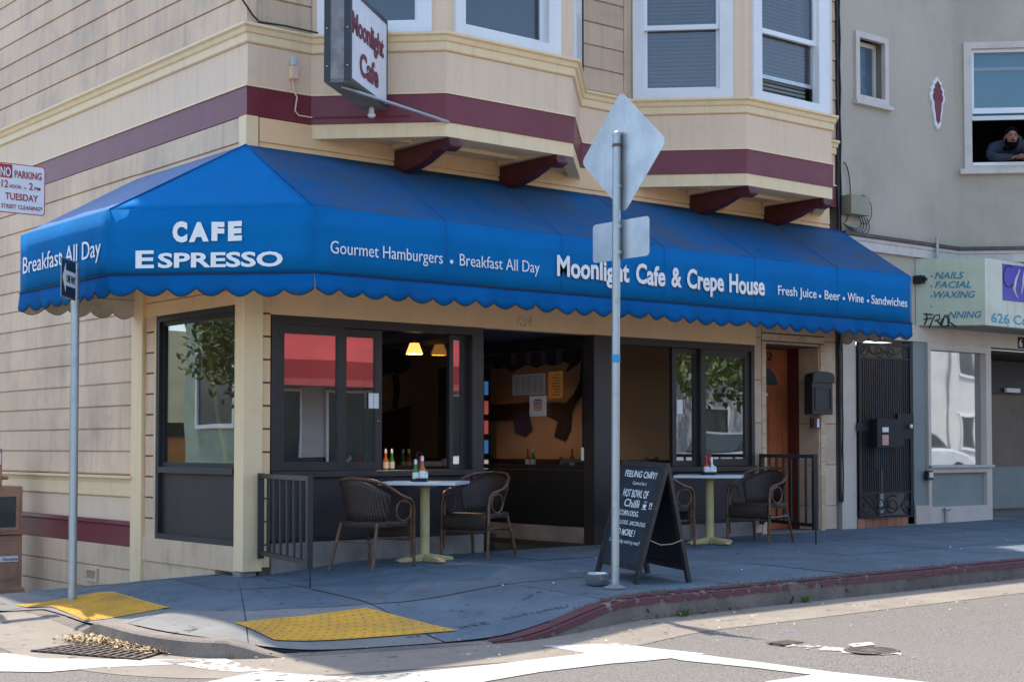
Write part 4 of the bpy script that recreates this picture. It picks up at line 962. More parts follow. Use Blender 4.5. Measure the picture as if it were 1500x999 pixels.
# ------------------------------------------------------------------ hanging box sign
pn = CAM + ray(513, 118) * 11.78; pf = CAM + ray(567, 160) * 12.75
pn.z = 4.0; pf.z = 4.0
US = (pf - pn).normalized(); NS = Vector((US.y, -US.x, 0)); LS = (pf - pn).length
sg = thing('hanging_sign', 'white box sign with maroon lettering hanging off the first bay', 'sign', pn)
FSg = (pn, US, NS)     # w = 0 is the lettered face
MB(FSg).box(.0, LS, -.20, -.012, .02, .73).build('sign_box', mat('weathered_sign_wood', (.26, .25, .25), .8, var=.3, vs=6, dirt=.6, dcol=(.10, .085, .08), ds=5, streak=.4), sg)
MB(FSg).box(.03, LS - .01, -.011, -.002, .03, .72).build('sign_face', mat('sign_face_white', (.72, .73, .76), .45, var=.05, streak=.25, dcol=(.45, .45, .47), bump=0), sg)
for a in ((0, .035, 0, .75), (LS - .012, LS, 0, .75), (.035, LS - .012, 0, .03), (.035, LS - .012, .715, .75)):
    MB(FSg).box(a[0], a[1], -.012, .004, a[2], a[3]).build('sign_trim', M['bluepanel'], sg)
for w0, w1 in ((-.215, -.165), (-.05, .006)): MB(FSg).box(-.006, .0, w0, w1, 0, .76).build('end_trim', M['bluepanel'], sg)
MB(FSg).box(.0, LS, -.21, -.002, -.006, .018).build('bottom_tray', mat('grey_sheet', (.16, .16, .15), .6, dirt=.5, var=.2), sg)
for w_ in (-.19, -.02):
    for zz in (.12, .42): MB().lathe([(0, 0), (.006, 0), (.006, .006), (0, .006)], tuple(pn + NS * w_ - US * .010 + Z_ * zz), 8).build('screw', M['white'], sg)
lettering('Moonlight', tuple(pn + US * .045 + NS * .001 + Z_ * .405), US, Z_, .84, .185, mat('maroon_letters', (.16, .02, .04), .6, bump=0), sg, bold=.03, shear=0)
lettering('Cafe', tuple(pn + US * .24 + NS * .001 + Z_ * .115), US, Z_, .50, .20, bpy.data.materials['maroon_letters'], sg, bold=.03)
for zz in (.15, .62): MB().tube([tuple(pf - NS * .1 - US * .02 + Z_ * zz), tuple(pf - NS * .1 + US * .16 + Z_ * zz)], .02, 8).build('wall_arm', M['iron'], sg)
MB().tube([tuple(pn + US * .10 - NS * .10 - Z_ * .02), (1.455, -.86, 3.905)], .014, 8).build('stay_rod', M['galv'], sg, smooth=True)
t = thing('light_bulb', 'small white bulb socket under the hanging sign', 'lamp', tuple(pf - NS * .1))
q = pf - NS * .10 - US * .12; MB().lathe([(.012, 0), (.022, -.02), (.022, -.05), (.034, -.065), (.03, -.085), (.01, -.095)], (q.x, q.y, 3.993), 10).build('socket', M['white'], t, smooth=True)
t = thing('photocell', 'small grey light sensor box with conduit on the corner wall', 'sensor', (XF(422), -.02, 4.3))
x = XF(422); MB().box(x - .022, x + .048, -.07, -.012, 4.27, 4.38).build('sensor_box', M['panel'], t, bevel=.006); MB().box(x - .012, x + .035, -.065, -.015, 4.382, 4.46).build('lens', mat('clear_plastic', (.6, .62, .66), .1, bump=0), t, bevel=.012)
MB().tube([(x + .01, -.03, 4.27), (x + .03, -.03, 4.16), (x + .045, -.045, 4.12), (x + .03, -.04, 4.0), (x + .06, -.045, 3.965), (.60, -.045, 3.965)], .007, 6).build('conduit', M['panel'], t, smooth=True)
MB().tube([(.62, -.06, 3.965), (1.0, -.44, 3.965), (1.2, -.64, 3.965)], .005, 6).build('conduit', M['maroon'], t, smooth=True)
tag(MB().tube([(XF(330, 0) , -.05, 4.98), (.02, -.05, 4.74), (.08, -.05, 4.70), (.30, -.10, 4.695), (.62, -.10, 4.69)], .008, 6).build('cable', M['black'], smooth=True), 'thin black cable sagging along the top of the belt moulding', 'cable')
t = thing('vent_grille', 'small perforated vent at the foot of the side street wall', 'vent', (-.03, 3, 0))
a, b = px_(127, 830, -.03), px_(143, 852, -.03)
FV = (Vector((-.026, b.y, 0)), Y_, -X_); Wv = a.y - b.y
MB(FV).frame(0, Wv, 0, .018, b.z, a.z, .025).build('frame', M['siding'], t); MB(FV).box(.025, Wv - .025, 0, .005, b.z + .02, a.z - .02).build('dark_back', M['ink'], t)
m = MB(FV)
for i in range(9):
    for j in range(12):
        if (i + j) % 2: 
            u = .03 + (Wv - .06) * i / 9; v = b.z + .025 + (a.z - b.z - .05) * j / 12; m.box(u, u + (Wv - .06) / 9, .006, .010, v, v + (a.z - b.z - .05) / 12)
m.build('lattice', M['siding'], t, kind='stuff')

# ------------------------------------------------------------------ sign posts
def sheet_sign(name, fr, u0, u1, v0, v1, r, m, parent, th=.003):
    w_, h_ = (u1 - u0) / 2, (v1 - v0) / 2; cx, cy = (u0 + u1) / 2, (v0 + v1) / 2; out = []
    for sx_, sy_, a0 in ((1, 1, 0), (-1, 1, 90), (-1, -1, 180), (1, -1, 270)):
        for k in range(5): a = rad(a0 + 22.5 * k); out.append((cx + sx_ * (w_ - r) + r * math.cos(a), cy + sy_ * (h_ - r) + r * math.sin(a)))
    return MB(fr).prism(out, -th, 0).build(name, m, parent)
pc = gz(901, 861, zwalk)
t = thing('sign_post', 'tall galvanised pole in front of the chalkboard holding two blank sign backs', 'sign post', pc)
tp = 1.13 + (655 - 197) * (DX.dot(pc - CAM)) / FPX
MB().tube([pc - Z_ * .05, (pc.x + .012, pc.y, tp * .5), (pc.x + .02, pc.y - .01, tp)], .031, 14).build('pole', M['galv'], t, smooth=True)
MB().lathe([(.0, tp), (.034, tp), (.034, tp + .012), (.028, tp + .03), (.010, tp + .042), (0, tp + .043)], (pc.x + .02, pc.y - .01, 0), 12).build('pole_cap', M['galv'], t, smooth=True)
MB().lathe([(.0, 0), (.085, 0), (.085, .008), (.045, .02), (.035, .03), (0, .03)], pc, 16).build('base_flange', M['concrete_old'], t, smooth=True)
ct = CAM + ray(912, 223) * DX.dot(pc - CAM) ; xs_ = pc.x + .056
ct = px_(912, 223, xs_)
h = .462; FD_ = (Vector((xs_, 0, 0)), -Y_, -X_)
rr = .04
def diamond(h, r):
    out = []
    for a0 in (0, 90, 180, 270):
        c_ = Vector((math.cos(rad(a0)), math.sin(rad(a0)))) * (h - r * 1.414)
        for k in range(5): a = rad(a0 - 45 + 22.5 * k); out.append((c_.x + r * math.cos(a), c_.y + r * math.sin(a)))
    return out
cs_, sn_ = math.cos(rad(2)), math.sin(rad(2))
MB(FD_).prism([(-ct.y + a * cs_ - c * sn_, ct.z + a * sn_ + c * cs_) for a, c in diamond(h, .05)], -.003, 0).build('diamond_sign', M['signback'], t)
a, b = px_(868.5, 356, xs_), px_(951, 346, xs_)
zt_, zb_ = px_(910, 323, xs_).z, px_(910, 380, xs_).z
sheet_sign('small_sign', FD_, -a.y, -b.y, zb_, zt_, .03, M['signback'], t)
for z in (tp - .07, ct.z - .26, zt_ - .05, zb_ + .05):
    MB().tube([(pc.x + .02, pc.y - .01, z - .012), (pc.x + .02, pc.y - .01, z + .012)], .035, 12).build('clamp_band', mat('rusty_band', (.16, .10, .07), .5, .5) if z > 3.2 else M['galv'], t)
    MB().box(pc.x + .03, xs_ - .002, pc.y + .0, pc.y + .035, z - .014, z + .014).build('bolt_bracket', M['steel'], t)
for dy in (-.30, .27): MB().lathe([(0, 0), (.006, 0), (.006, .006), (0, .006)], (xs_ - .004, ct.y + dy, ct.z + .1), 6).build('rivet', M['white'], t)
a = px_(899, 525, pc.x - .03); MB().tube([(pc.x + .012, pc.y - .004, a.z - .03), (pc.x + .012, pc.y - .004, a.z + .03)], .0318, 14).build('blue_tape', mat('blue_tape', (.03, .30, .60), .5, bump=0), t)
# left post with one way sign
pl_ = gz(106, 863, zwalk); _v = ray(106, 863); pl_ = CAM + _v * ((-1.24 - CAM.x) / _v.x); pl_.z = zwalk(pl_.x, pl_.y)
t = thing('sign_post', 'grey steel pole at the left corner carrying a small arrow sign', 'sign post', pl_)
tp = 1.13 + (655 - 385) * DX.dot(pl_ - CAM) / FPX
MB().tube([pl_ - Z_ * .05, at(pl_, tp)], .0345, 14).build('pole', M['galv'], t, smooth=True)
dpt = DX.dot(pl_ - CAM) - .12
a = CAM + ray(89.5, 425) * (dpt - .40); b = CAM + ray(111, 410) * dpt
UW = Vector((b.x - a.x, b.y - a.y, 0)); LW = UW.length; UW.normalize(); NW = Vector((UW.y, -UW.x, 0)); a.z = 0
FWy = (a, UW, NW); z0 = CAM.z + (655 - 438) * dpt / FPX; z1 = CAM.z + (655 - 384) * dpt / FPX
z0 -= .02; HW = z1 - z0
sheet_sign('sign_plate', FWy, 0, LW, z0, z1, .01, M['signback'], t); MB(FWy).box(.012, LW - .012, .001, .003, z0 + .012, z1 - .012).build('sign_field', M['bluepanel'], t)
zm = (z0 + z1) / 2
MB(FWy).prism([(.02, zm), (LW * .26, zm + HW * .36), (LW * .26, zm + HW * .19), (LW * .93, zm + HW * .19), (LW * .93, zm - HW * .19), (LW * .26, zm - HW * .19), (LW * .26, zm - HW * .36)], .004, .006).build('arrow', M['letter'], t)
lettering('ONE WAY', tuple(a + UW * (LW * .30) + NW * .0065 + Z_ * (zm - HW * .10)), UW, Z_, LW * .6, HW * .2, M['ink'], t, bold=.02, depth=.002)
MB().tube([at(pl_, z1 - .05) , at(pl_, z1 - .03)], .04, 10).tube([at(pl_, z0 + .03), at(pl_, z0 + .05)], .04, 10).build('clamp_bands', M['steel'], t, kind='stuff')
# no parking sign
yN = 1.17; FN = (Vector((0, yN, 0)), X_, -Y_)
xa_, xb_ = XF(-3, yN, 277), XF(66, yN, 277); zt_ = py_(33, 241.5, yN).z; zb_ = py_(33, 314, yN).z
t = thing('parking_sign', 'white and red street cleaning sign at the left edge of the picture', 'sign', (xa_ - .05, yN, zb_))
sheet_sign('sign_border', FN, xa_, xb_, zb_, zt_, .03, M['red'], t); sheet_sign('sign_plate', (Vector((0, yN - .002, 0)), X_, -Y_), xa_ + .008, xb_ - .008, zb_ + .008, zt_ - .008, .025, M['white'], t)
M['signred'] = mat('sign_red', (.42, .03, .04), .5, bump=0, var=.04)
W_, H_ = xb_ - xa_, zt_ - zb_; Q = lambda u, v: (xa_ + W_ * u, yN - .0035, zb_ + H_ * v)
MB(FN).box(xa_ + .010, xa_ + W_ * .295, .0025, .0035, zb_ + H_ * .70, zt_ - .012).build('red_block', M['signred'], t)
lettering('NO', Q(.045, .73), X_, Z_, W_ * .215, H_ * .20, M['white'], t, bold=.02, depth=.002)
lettering('PARKING', Q(.34, .725), X_, Z_, W_ * .58, H_ * .155, M['signred'], t, bold=.022, depth=.002)
lettering('12', Q(.07, .505), X_, Z_, W_ * .14, H_ * .155, M['signred'], t, bold=.015, depth=.002)
lettering('NOON', Q(.24, .505), X_, Z_, W_ * .24, H_ * .075, M['signred'], t, bold=.012, depth=.002)
lettering('TO', Q(.535, .505), X_, Z_, W_ * .06, H_ * .04, M['signred'], t, depth=.002)
lettering('2', Q(.65, .505), X_, Z_, W_ * .085, H_ * .155, M['signred'], t, bold=.015, depth=.002)
lettering('PM', Q(.765, .505), X_, Z_, W_ * .13, H_ * .075, M['signred'], t, bold=.012, depth=.002)
lettering('TUESDAY', Q(.15, .27), X_, Z_, W_ * .70, H_ * .145, M['signred'], t, bold=.018, depth=.002)
lettering('STREET CLEANING*', Q(.07, .095), X_, Z_, W_ * .87, H_ * .085, M['signred'], t, bold=.012, depth=.002)
MB().tube([(xa_ - .015, yN + .04, zwalk(xa_, yN) - .05), (xa_ - .015, yN + .04, zt_ + .1)], .03, 12).build('pole', M['galv'], t, smooth=True)
# newspaper racks
t = thing('newspaper_rack', 'two stacked rusty tan newspaper boxes by the side street wall', 'newspaper box', (-.4, 4.4, -.4))
M['rust'] = mat('rusty_tan_enamel', (.44, .24, .16), .5, var=.15, vs=5, dirt=.45, dcol=(.20, .10, .07), ds=3, streak=.35, bump=.2)
yN = 4.2; x1 = XF(33, yN, 780); zb_, zt_ = py_(20, 865, yN).z, py_(20, 712, yN).z; x0 = x1 - .62; F4 = (Vector((0, yN, 0)), X_, -Y_)
MB(F4).box(x0, x1, -.45, 0, zb_ + .02, zt_).build('lower_box', M['rust'], t, bevel=.01)
wz1, wz0 = py_(20, 727, yN).z, py_(20, 772, yN).z; wx1 = XF(23, yN, 750)
MB(F4).frame(wx1 - .5, wx1 + .03, 0, .02, wz0 - .03, wz1 + .03, .03).build('window_frame', M['rust'], t); MB(F4).box(wx1 - .47, wx1, .001, .006, wz0, wz1).build('rack_window', M['glass_pane_dark'], t)
sz = py_(20, 783, yN).z; MB(F4).box(x0 + .01, x1 - .005, .0, .014, sz - .006, sz + .004).build('door_seam', M['ink'], t)
MB(F4).frame(x0 + .03, x1 - .06, 0, .012, zb_ + .12, sz - .03, .02).build('door_panel', M['rust'], t)
MB(F4).box(x0 - .0, x1 + .02, -.46, .03, zb_ - .06, zb_ + .03).build('base_plinth', M['rust'], t, bevel=.01)
lz = py_(20, 818, yN).z; MB(F4).box(x0 + .1, XF(28, yN), .013, .016, lz - .028, lz + .03).build('name_strip', M['paper'], t)
lettering('Chronicle', (XF(5, yN), yN - .0165, lz - .016), X_, Z_, XF(27, yN) - XF(5, yN), .034, mat('blue_ink', (.05, .07, .30), .6, bump=0), t, bold=.02, depth=.002)
x2 = XF(5.5, yN, 700); MB(F4).box(x2 - .4, x2, -.40, -.04, zt_, py_(5, 657, yN).z).build('upper_box', M['rust'], t, bevel=.01)
MB(F4).box(x2 - .2, x2 - .015, -.04, -.034, py_(5, 680, yN).z, py_(5, 663, yN).z).build('label_card', M['paper'], t)
MB().tube([(x2, yN + .1, py_(5, 700, yN).z), (x2 + .08, yN + .1, py_(5, 700, yN).z)], .02, 8).build('coin_knob', M['rust'], t)

# ------------------------------------------------------------------ chairs, tables
def make_chair(label):
    t = thing('rattan_chair', label, 'chair', (0, 0, 0), 'dark rattan armchairs around the sidewalk tables')
    # back shell, woven, curving round the sitter; front is -Y
    n = 14; vs = []
    rows = [(.44, .200, .20), (.55, .215, .215), (.68, .235, .235), (.78, .25, .25), (.84, .262, .262)]
    for z, rx, ry in rows:
        for k in range(n + 1):
            a = rad(-8 + 196 * k / n); zz = z - (.0 if z < .5 else 1) * .16 * ((z - .44) / .4) * (abs(math.cos(a)) ** 2.2)
            vs.append((rx * math.cos(a) * 1.02, .02 + ry * math.sin(a) * (1.0 + .12 * (z - .44)), zz))
    b = MB(); b.add(vs, [(j * (n + 1) + i, j * (n + 1) + i + 1, (j + 1) * (n + 1) + i + 1, (j + 1) * (n + 1) + i) for j in range(4) for i in range(2, n - 2)])
    o = b.build('backrest', M['rattan'], t, smooth=True, recalc=False); md = o.modifiers.new('s', 'SOLIDIFY'); md.thickness = .014; md.offset = 0
    # seat with its rolled apron
    pts = []
    ns = 20; ring_ = []
    for k in range(ns):
        a = 2 * math.pi * k / ns; c, s = math.cos(a), math.sin(a); e = .42
        ring_.append((.235 * abs(c) ** e * (1 if c > 0 else -1), .005 + .225 * abs(s) ** e * (1 if s > 0 else -1)))
    b = MB(); lv = [(.455, .80), (.462, .93), (.452, .99), (.43, 1.0), (.405, .97)]
    vs = [(x * f, y * f, z) for z, f in lv for x, y in ring_] + [(0, 0, .450), (0, 0, .405)]
    fs = [(i * ns + k, i * ns + (k + 1) % ns, (i + 1) * ns + (k + 1) % ns, (i + 1) * ns + k) for i in range(4) for k in range(ns)]
    fs += [(len(vs) - 2, (k + 1) % ns, k) for k in range(ns)] + [(len(vs) - 1, 4 * ns + k, 4 * ns + (k + 1) % ns) for k in range(ns)]
    b.add(vs, fs).build('seat', M['rattan'], t, smooth=True)
    # front apron roll
    b = MB(); prof = [(.075 * math.cos(a), .075 * math.sin(a)) for a in [2 * math.pi * k / 12 for k in range(12)]]
    b.prisma([(-.205 + c * .42, .36 + s * 1.0) for c, s in prof], -.215, .215).build('front_apron', M['rattan'], t, smooth=True)
    for s in (-1, 1):
        # front leg runs up into the arm and round the back
        MB().tube([(s * .235, -.235, 0), (s * .238, -.225, .30), (s * .240, -.222, .55), (s * .242, -.205, .62), (s * .250, -.16, .660), (s * .262, -.08, .675), (s * .270, .0, .70), (s * .262, .08, .745), (s * .235, .17, .80), (s * .17, .245, .84), (s * .08, .285, .855), (0, .295, .86)], .0145, 8).build('front_leg', M['bamboo'], t, smooth=True)
        MB().tube([(s * .222, -.205, .10), (s * .222, -.205, .50), (s * .228, -.185, .595), (s * .24, -.12, .635), (s * .25, -.05, .645)], .010, 6).build('arm_pole', M['bamboo'], t, smooth=True)
        MB().tube([(s * .185, .215, .44), (s * .205, .27, .22), (s * .225, .325, 0)], .0145, 8).build('rear_leg', M['bamboo'], t, smooth=True)
        cy_, cz_ = -.075, .555
        MB().tube([(s * .243, cy_ + .105 * math.cos(a), cz_ + .095 * math.sin(a)) for a in [2 * math.pi * k / 18 for k in range(19)]], .0085, 6, cap=False).build('arm_ring', M['bamboo'], t, smooth=True)
        MB().tube([(s * .226, -.215, .30), (s * .215, .02, .30), (s * .198, .25, .31)], .009, 6).build('side_stretcher', M['bamboo'], t, smooth=True)
        MB().tube([(s * .236, -.232, .285), (s * .236, -.228, .335)], .0185, 8).build('leg_binding', M['rattan'], t, smooth=True)
    MB().tube([(-.236, -.22, .27), (.236, -.22, .27)], .009, 6).build('front_stretcher', M['bamboo'], t, smooth=True)
    MB().tube([(-.2, .26, .27), (.2, .26, .27)], .009, 6).build('rear_stretcher', M['bamboo'], t, smooth=True)
    return t
ch = make_chair('rattan armchair left of the nearer table, seen from behind its back')
def setc(o, x, y, face):     # face = direction the sitter looks
    o.location = (x, y, zwalk(x, y)); o.rotation_euler = (0, 0, math.atan2(face[1], face[0]) + math.pi / 2); o.scale = (1, 1, .885)
CH = [(.89, -.60, (.66, .22), None), (2.13, -.40, (-.90, -.38), 'rattan armchair right of the nearer table, by the entrance recess'),
      (4.22, -.62, (.85, .05), 'rattan armchair half hidden behind the chalkboard'), (5.52, -.74, (-.92, -.22), 'rattan armchair between the far table and the right railing')]
for i, (x, y, f, lab) in enumerate(CH):
    o = ch if i == 0 else copy_thing(ch, (x, y, 0), 0, lab)
    setc(o, x, y, f)
def make_table(label, chipped=True):
    t = thing('cafe_table', label, 'table', (0, 0, 0), 'pale topped tables on the sidewalk')
    s = .335
    MB().prismz([(-s, -s), (s, -s), (s, s), (-s, s)], .735, .765).build('table_top', M['tabletop'], t, bevel=.004)
    MB().lathe([(.0, .73), (.11, .73), (.11, .722), (.046, .70), (.043, .66), (.043, .10), (.05, .055), (.05, .03), (0, .03)], (0, 0, 0), 16).build('column', M['yellowpost'], t, smooth=True)
    for k in range(4):
        a = rad(45 + 90 * k); c, s_ = math.cos(a), math.sin(a)
        MB((Vector((0, 0, 0)), Vector((c, s_, 0)), Vector((-s_, c, 0)))).prism([(.03, .0), (.27, .0), (.29, .012), (.27, .035), (.10, .062), (.03, .075)], -.032, .032).build('foot', M['yellowpost'], t, bevel=.008)
    return t
tb = make_table('pale square table on a yellow pedestal, nearer the corner')
TL = [(1.52, -.44, rad(42)), (4.98, -.56, rad(40))]
for i, (x, y, a) in enumerate(TL):
    o = tb if i == 0 else copy_thing(tb, (x, y, 0), 0, 'pale square table on a yellow pedestal behind the chalkboard')
    o.location = (x, y, zwalk(x, y)); o.rotation_euler.z = a; o.scale = (1, 1, .905)
def caddy(x, y, z, items, lab, cad):
    t = thing('condiment_caddy', cad, 'caddy', (x, y, z))
    MB().lathe([(0, 0), (.075, 0), (.078, .004), (.078, .03), (.073, .03), (.073, .008), (0, .008)], (x, y, z), 18).build('tray', M['black'], t, smooth=True)
    MB().tube([(x, y, z)] + [(x, y, z + .20)], .0035, 6).tube([(x + .028 * math.sin(2 * math.pi * k / 14), y, z + .228 - .028 * math.cos(2 * math.pi * k / 14)) for k in range(15)], .0035, 6).build('wire_handle', M['iron'], t)
    for dx, dy, col, hgt, lb in items: bottle(x + dx, y + dy, z + .009, 'sauce_bottle', lb + lab, hgt, col)
    for k, (dx, dy) in enumerate(((.052, -.02), (.04, -.048))):
        s_ = thing('salt_shaker', ('small glass shaker in the caddy' if k == 0 else 'second small glass shaker, nearer the street, in the caddy') + lab, 'shaker', (x + dx, y + dy, z))
        MB().lathe([(.0, .009), (.016, .009), (.016, .06), (.012, .07), (0, .07)], (x + dx, y + dy, z), 10).build('glass_body', M['steel'], s_, smooth=True)
        MB().lathe([(0, .07), (.014, .07), (.012, .085), (0, .087)], (x + dx, y + dy, z), 10).build('lid', M['steel'], s_, smooth=True)
for i, (x, y, a) in enumerate(TL):
    z = zwalk(x, y) + .766 * .905
    if i == 0: it = [(-.050, -.015, 'green', .14, 'green sauce bottle'), (.0, -.045, 'amber', .17, 'amber hot sauce bottle with a pale cap'), (.03, .025, 'red', .17, 'red ketchup bottle')]
    else: it = [(-.045, -.012, 'red', .15, 'hot sauce bottle with a green cap'), (.0, -.04, 'steel', .13, 'pale small bottle'), (.035, .025, 'red', .17, 'red ketchup bottle')]
    caddy(x - .01 if i else x - .06, y, z, it, ' on the nearer table' if i == 0 else ' on the far table', 'round black wire caddy on the ' + ('nearer' if i == 0 else 'far') + ' table')
# ------------------------------------------------------------------ railings
def railing(p0, p1, zb, zt, nb, label, rust):
    t = thing('railing', label, 'railing', (p0[0], p0[1], zb), 'black iron side railings of the seating area')
    U = Vector((p1[0] - p0[0], p1[1] - p0[1], 0)); L = U.length; U.normalize(); f = (Vector((p0[0], p0[1], 0)), U, Vector((U.y, -U.x, 0)))
    for a in (0, L - .045): MB(f).box(a, a + .045, -.022, .022, zb + .02, zt).build('upright', M['iron'], t)
    MB(f).box(.045, L - .045, -.018, .018, zt - .04, zt - .004).build('top_rail', M['iron'], t); MB(f).box(.045, L - .045, -.018, .018, zb + .05, zb + .085).build('bottom_rail', M['iron'], t)
    for k in range(nb):
        a = .045 + (L - .09) * (k + 1) / (nb + 1); MB(f).box(a - .011, a + .011, -.009, .009, zb + .085, zt - .04).build('baluster', M['iron'], t)
    MB(f).box(L - .01, L + .004, -.006, .006, zb - .12, zb + .25).build('drop_bolt', M['iron'], t)
railing((.10, -.07), (-.17, -1.30), .19, .915, 6, 'black iron railing projecting from the corner post', True)
railing((6.36, -.03), (5.86, -1.20), .27, 1.06, 6, 'black iron railing beside the orange door', False)
# ------------------------------------------------------------------ chalkboard
t = thing('chalkboard_sign', 'black A-frame chalkboard with white handwriting beside the pole', 'sandwich board', (2.0, -2.6, .08))
BA, BB = Vector((2.00, -2.12, 0)), Vector((1.765, -2.84, 0)); CA, CB = Vector((2.43, -2.26, 0)), Vector((2.195, -2.98, 0))
for v in (BA, BB, CA, CB): v.z = zwalk(v.x, v.y)
HT = .945
TA, TB = (BA + CA) / 2, (BB + CB) / 2; TA.z = TB.z = .08 + HT
sh = (TB - TA).normalized() * .04; TA = TA + sh; TB = BB.lerp(CB, .60); TB.z = .08 + HT - .02
def board(P, Q, P2, Q2, side, front):
    U = (Q - P).normalized(); n = (Q - P).cross(P2 - P).normalized() * side
    def pt(u, v, w): return P.lerp(Q, u).lerp(P2.lerp(Q2, u), v) + n * w
    def bar(u0, u1, v0, v1, name, m, w0=-.012, w1=.012, uu=None):
        vs = [pt(u, v, w_) for w_ in (w0, w1) for v in (v0, v1) for u in (u0, u1)]
        MB().add(vs, [(0, 1, 3, 2), (4, 6, 7, 5), (0, 4, 5, 1), (2, 3, 7, 6), (0, 2, 6, 4), (1, 5, 7, 3)]).build(name, m, t)
    fm = M['frameblack']
    bar(0, .065, 0, 1, 'leg_stile', fm, -.014, .014); bar(.935, 1, 0, 1, 'leg_stile', fm, -.014, .014)
    bar(.065, .935, .955, 1, 'top_rail', fm); bar(.065, .935, .10, .145, 'bottom_rail', fm); bar(.065, .935, .145, .955, 'board_panel', M['chalkboard'] if front else M['black'], -.004, .004)
    return pt, n
M['frameblack'] = mat('chalkboard_frame', (.03, .026, .026), .5, var=.2, dirt=.3, dcol=(.16, .10, .06), ds=14)
fpt, fn = board(BA, BB, TA, TB, 1, True)
board(CA, CB, TA, TB, 1, False)
if fn.dot(CAM - BA) < 0: fn = -fn
MB().tube([tuple(BB.lerp(TB, .36) + Vector((.01, -.01, 0))), tuple(BB.lerp(TB, .36).lerp(CB.lerp(TB, .36), .35) - Z_ * .035), tuple(BB.lerp(TB, .36).lerp(CB.lerp(TB, .36), .7) - Z_ * .03), tuple(CB.lerp(TB, .36))], .004, 6).build('rope', mat('jute_rope', (.45, .28, .16), .9), t, smooth=True)
cl = fn.normalized() * .0055
def chalk(s, u0, u1, v, cap, bold=0, jit=.03, sh_=.0):
    P = BA.lerp(BB, u0).lerp(TA.lerp(TB, u0), v); Q = BA.lerp(BB, u1).lerp(TA.lerp(TB, u1), v); U = Q - P; V = (TA - BA).normalized()
    lettering(s, tuple(P + cl), U, V, U.length, cap, M['chalk'], t, bold=bold + .010, shear=sh_, depth=.001, jit=jit)
chalk('FEELING ChillY?', .14, .84, .865, .055, .006); chalk('Come in for a', .36, .66, .80, .03, -.012, sh_=.2)
chalk('HOT BOWL OF', .20, .76, .695, .065, .004); chalk('Chilli', .28, .62, .61, .065, .0); chalk('!!', .84, .90, .61, .055, .002)
chalk('CORN DOG.', .22, .66, .535, .045, .002); chalk('CHILLI DOG . BACON DOG', .16, .86, .46, .035, -.008)
chalk('AND MORE !', .15, .68, .37, .055, .006); chalk('Come today and try one!!', .14, .84, .305, .032, -.014, sh_=.15)
def cpt(u, v): return tuple(BA.lerp(BB, u).lerp(TA.lerp(TB, u), v) + cl * 1.1)
m = MB(); m.add([cpt(.70, .645), cpt(.78, .645), cpt(.77, .615), cpt(.71, .615)], [(0, 1, 2, 3)]).add([cpt(.69, .608), cpt(.79, .608), cpt(.79, .602), cpt(.69, .602)], [(0, 1, 2, 3)])
for k in range(3): m.add([cpt(.715 + .022 * k, .655), cpt(.722 + .022 * k, .655), cpt(.728 + .022 * k, .675), cpt(.721 + .022 * k, .675)], [(0, 1, 2, 3)])
m.build('cup_drawing', M['chalk'], t, recalc=False)
# steel bowl
q = gz(875, 857, zwalk); t = thing('dog_bowl', 'steel water bowl on the sidewalk at the foot of the pole', 'bowl', q)
MB().lathe([(0, .004), (.075, .004), (.088, .02), (.10, .085), (.112, .088), (.112, .092), (.096, .092), (.082, .02), (0, .014)], q, 24).build('bowl', M['steel'], t, smooth=True)
MB().lathe([(0, .0), (.094, .0)], q + Z_ * .07, 24).build('water', mat('bowl_water', (.45, .5, .55), .05, bump=0), t)
MB().tube([q + Vector((.105, -.01, .088)), q + Vector((.14, -.01, .075)), q + Vector((.14, -.01, .03)), q + Vector((.10, -.01, .02))], .006, 6).build('handle', M['steel'], t, smooth=True)

# ------------------------------------------------------------------ grey building next door
gb = thing('grey_building', 'grey stucco building with an angled bay and a beauty shop below', 'building', (7.8, 0, 0))
GX0, GX1, GTOP = 7.80, 10.1, 6.95
q_ = .70710678
FG = (Vector((GX1, 0, 0)), Vector((q_, -q_, 0)), Vector((-q_, -q_, 0))); GL = 1.75
def gzf(px, p): 
    v = ray(px, p); O, U, N = FG; t_ = (O - CAM).dot(N) / v.dot(N); P = CAM + v * t_; return (P - O).dot(U), P.z
# flat wall with the small window hole
sx0, sx1 = XF(1251, 0, 100), XF(1298.5, 0, 100); sz1 = py_(1275, 52, 0).z; sz0 = py_(1275, 152, 0).z
for k_, bb in enumerate(((GX0, sx0, 3.55, GTOP), (sx1, GX1, 3.55, GTOP), (sx0, sx1, 3.55, sz0), (sx0, sx1, sz1, GTOP))):
    MB(FF).box(bb[0], bb[1], -.25, 0, bb[2], bb[3]).build('wall', M['grey'], gb)
M['offwhite'] = mat('off_white_trim', (.66, .60, .54), .55, var=.06, dirt=.35, dcol=(.36, .30, .25), ds=4, streak=.2)
wf = MB(FF).frame(sx0, sx1, -.02, .035, sz0 - .0, sz1, .07).build('window_frame', M['offwhite'], gb); MB(FF).box(sx0 - .03, sx1 + .05, -.02, .07, sz0 - .05, sz0).build('sill', M['offwhite'], wf)
MB(FF).frame(sx0 + .07, sx1 - .07, -.14, -.10, sz0 + .07, sz1 - .07, .05).build('sash', M['offwhite'], wf); MB(FF).box(sx0 + .12, sx1 - .12, -.13, -.125, sz0 + .12, sz1 - .12).build('glass_pane', mat('frosted_blue_glass', (.07, .12, .18), .3, var=.25, vs=9, bump=.2), wf)
MB(FF).box(sx0 + .02, sx1 - .02, -.24, -.20, sz0, sz1).build('window_darkness', M['ink'], wf)
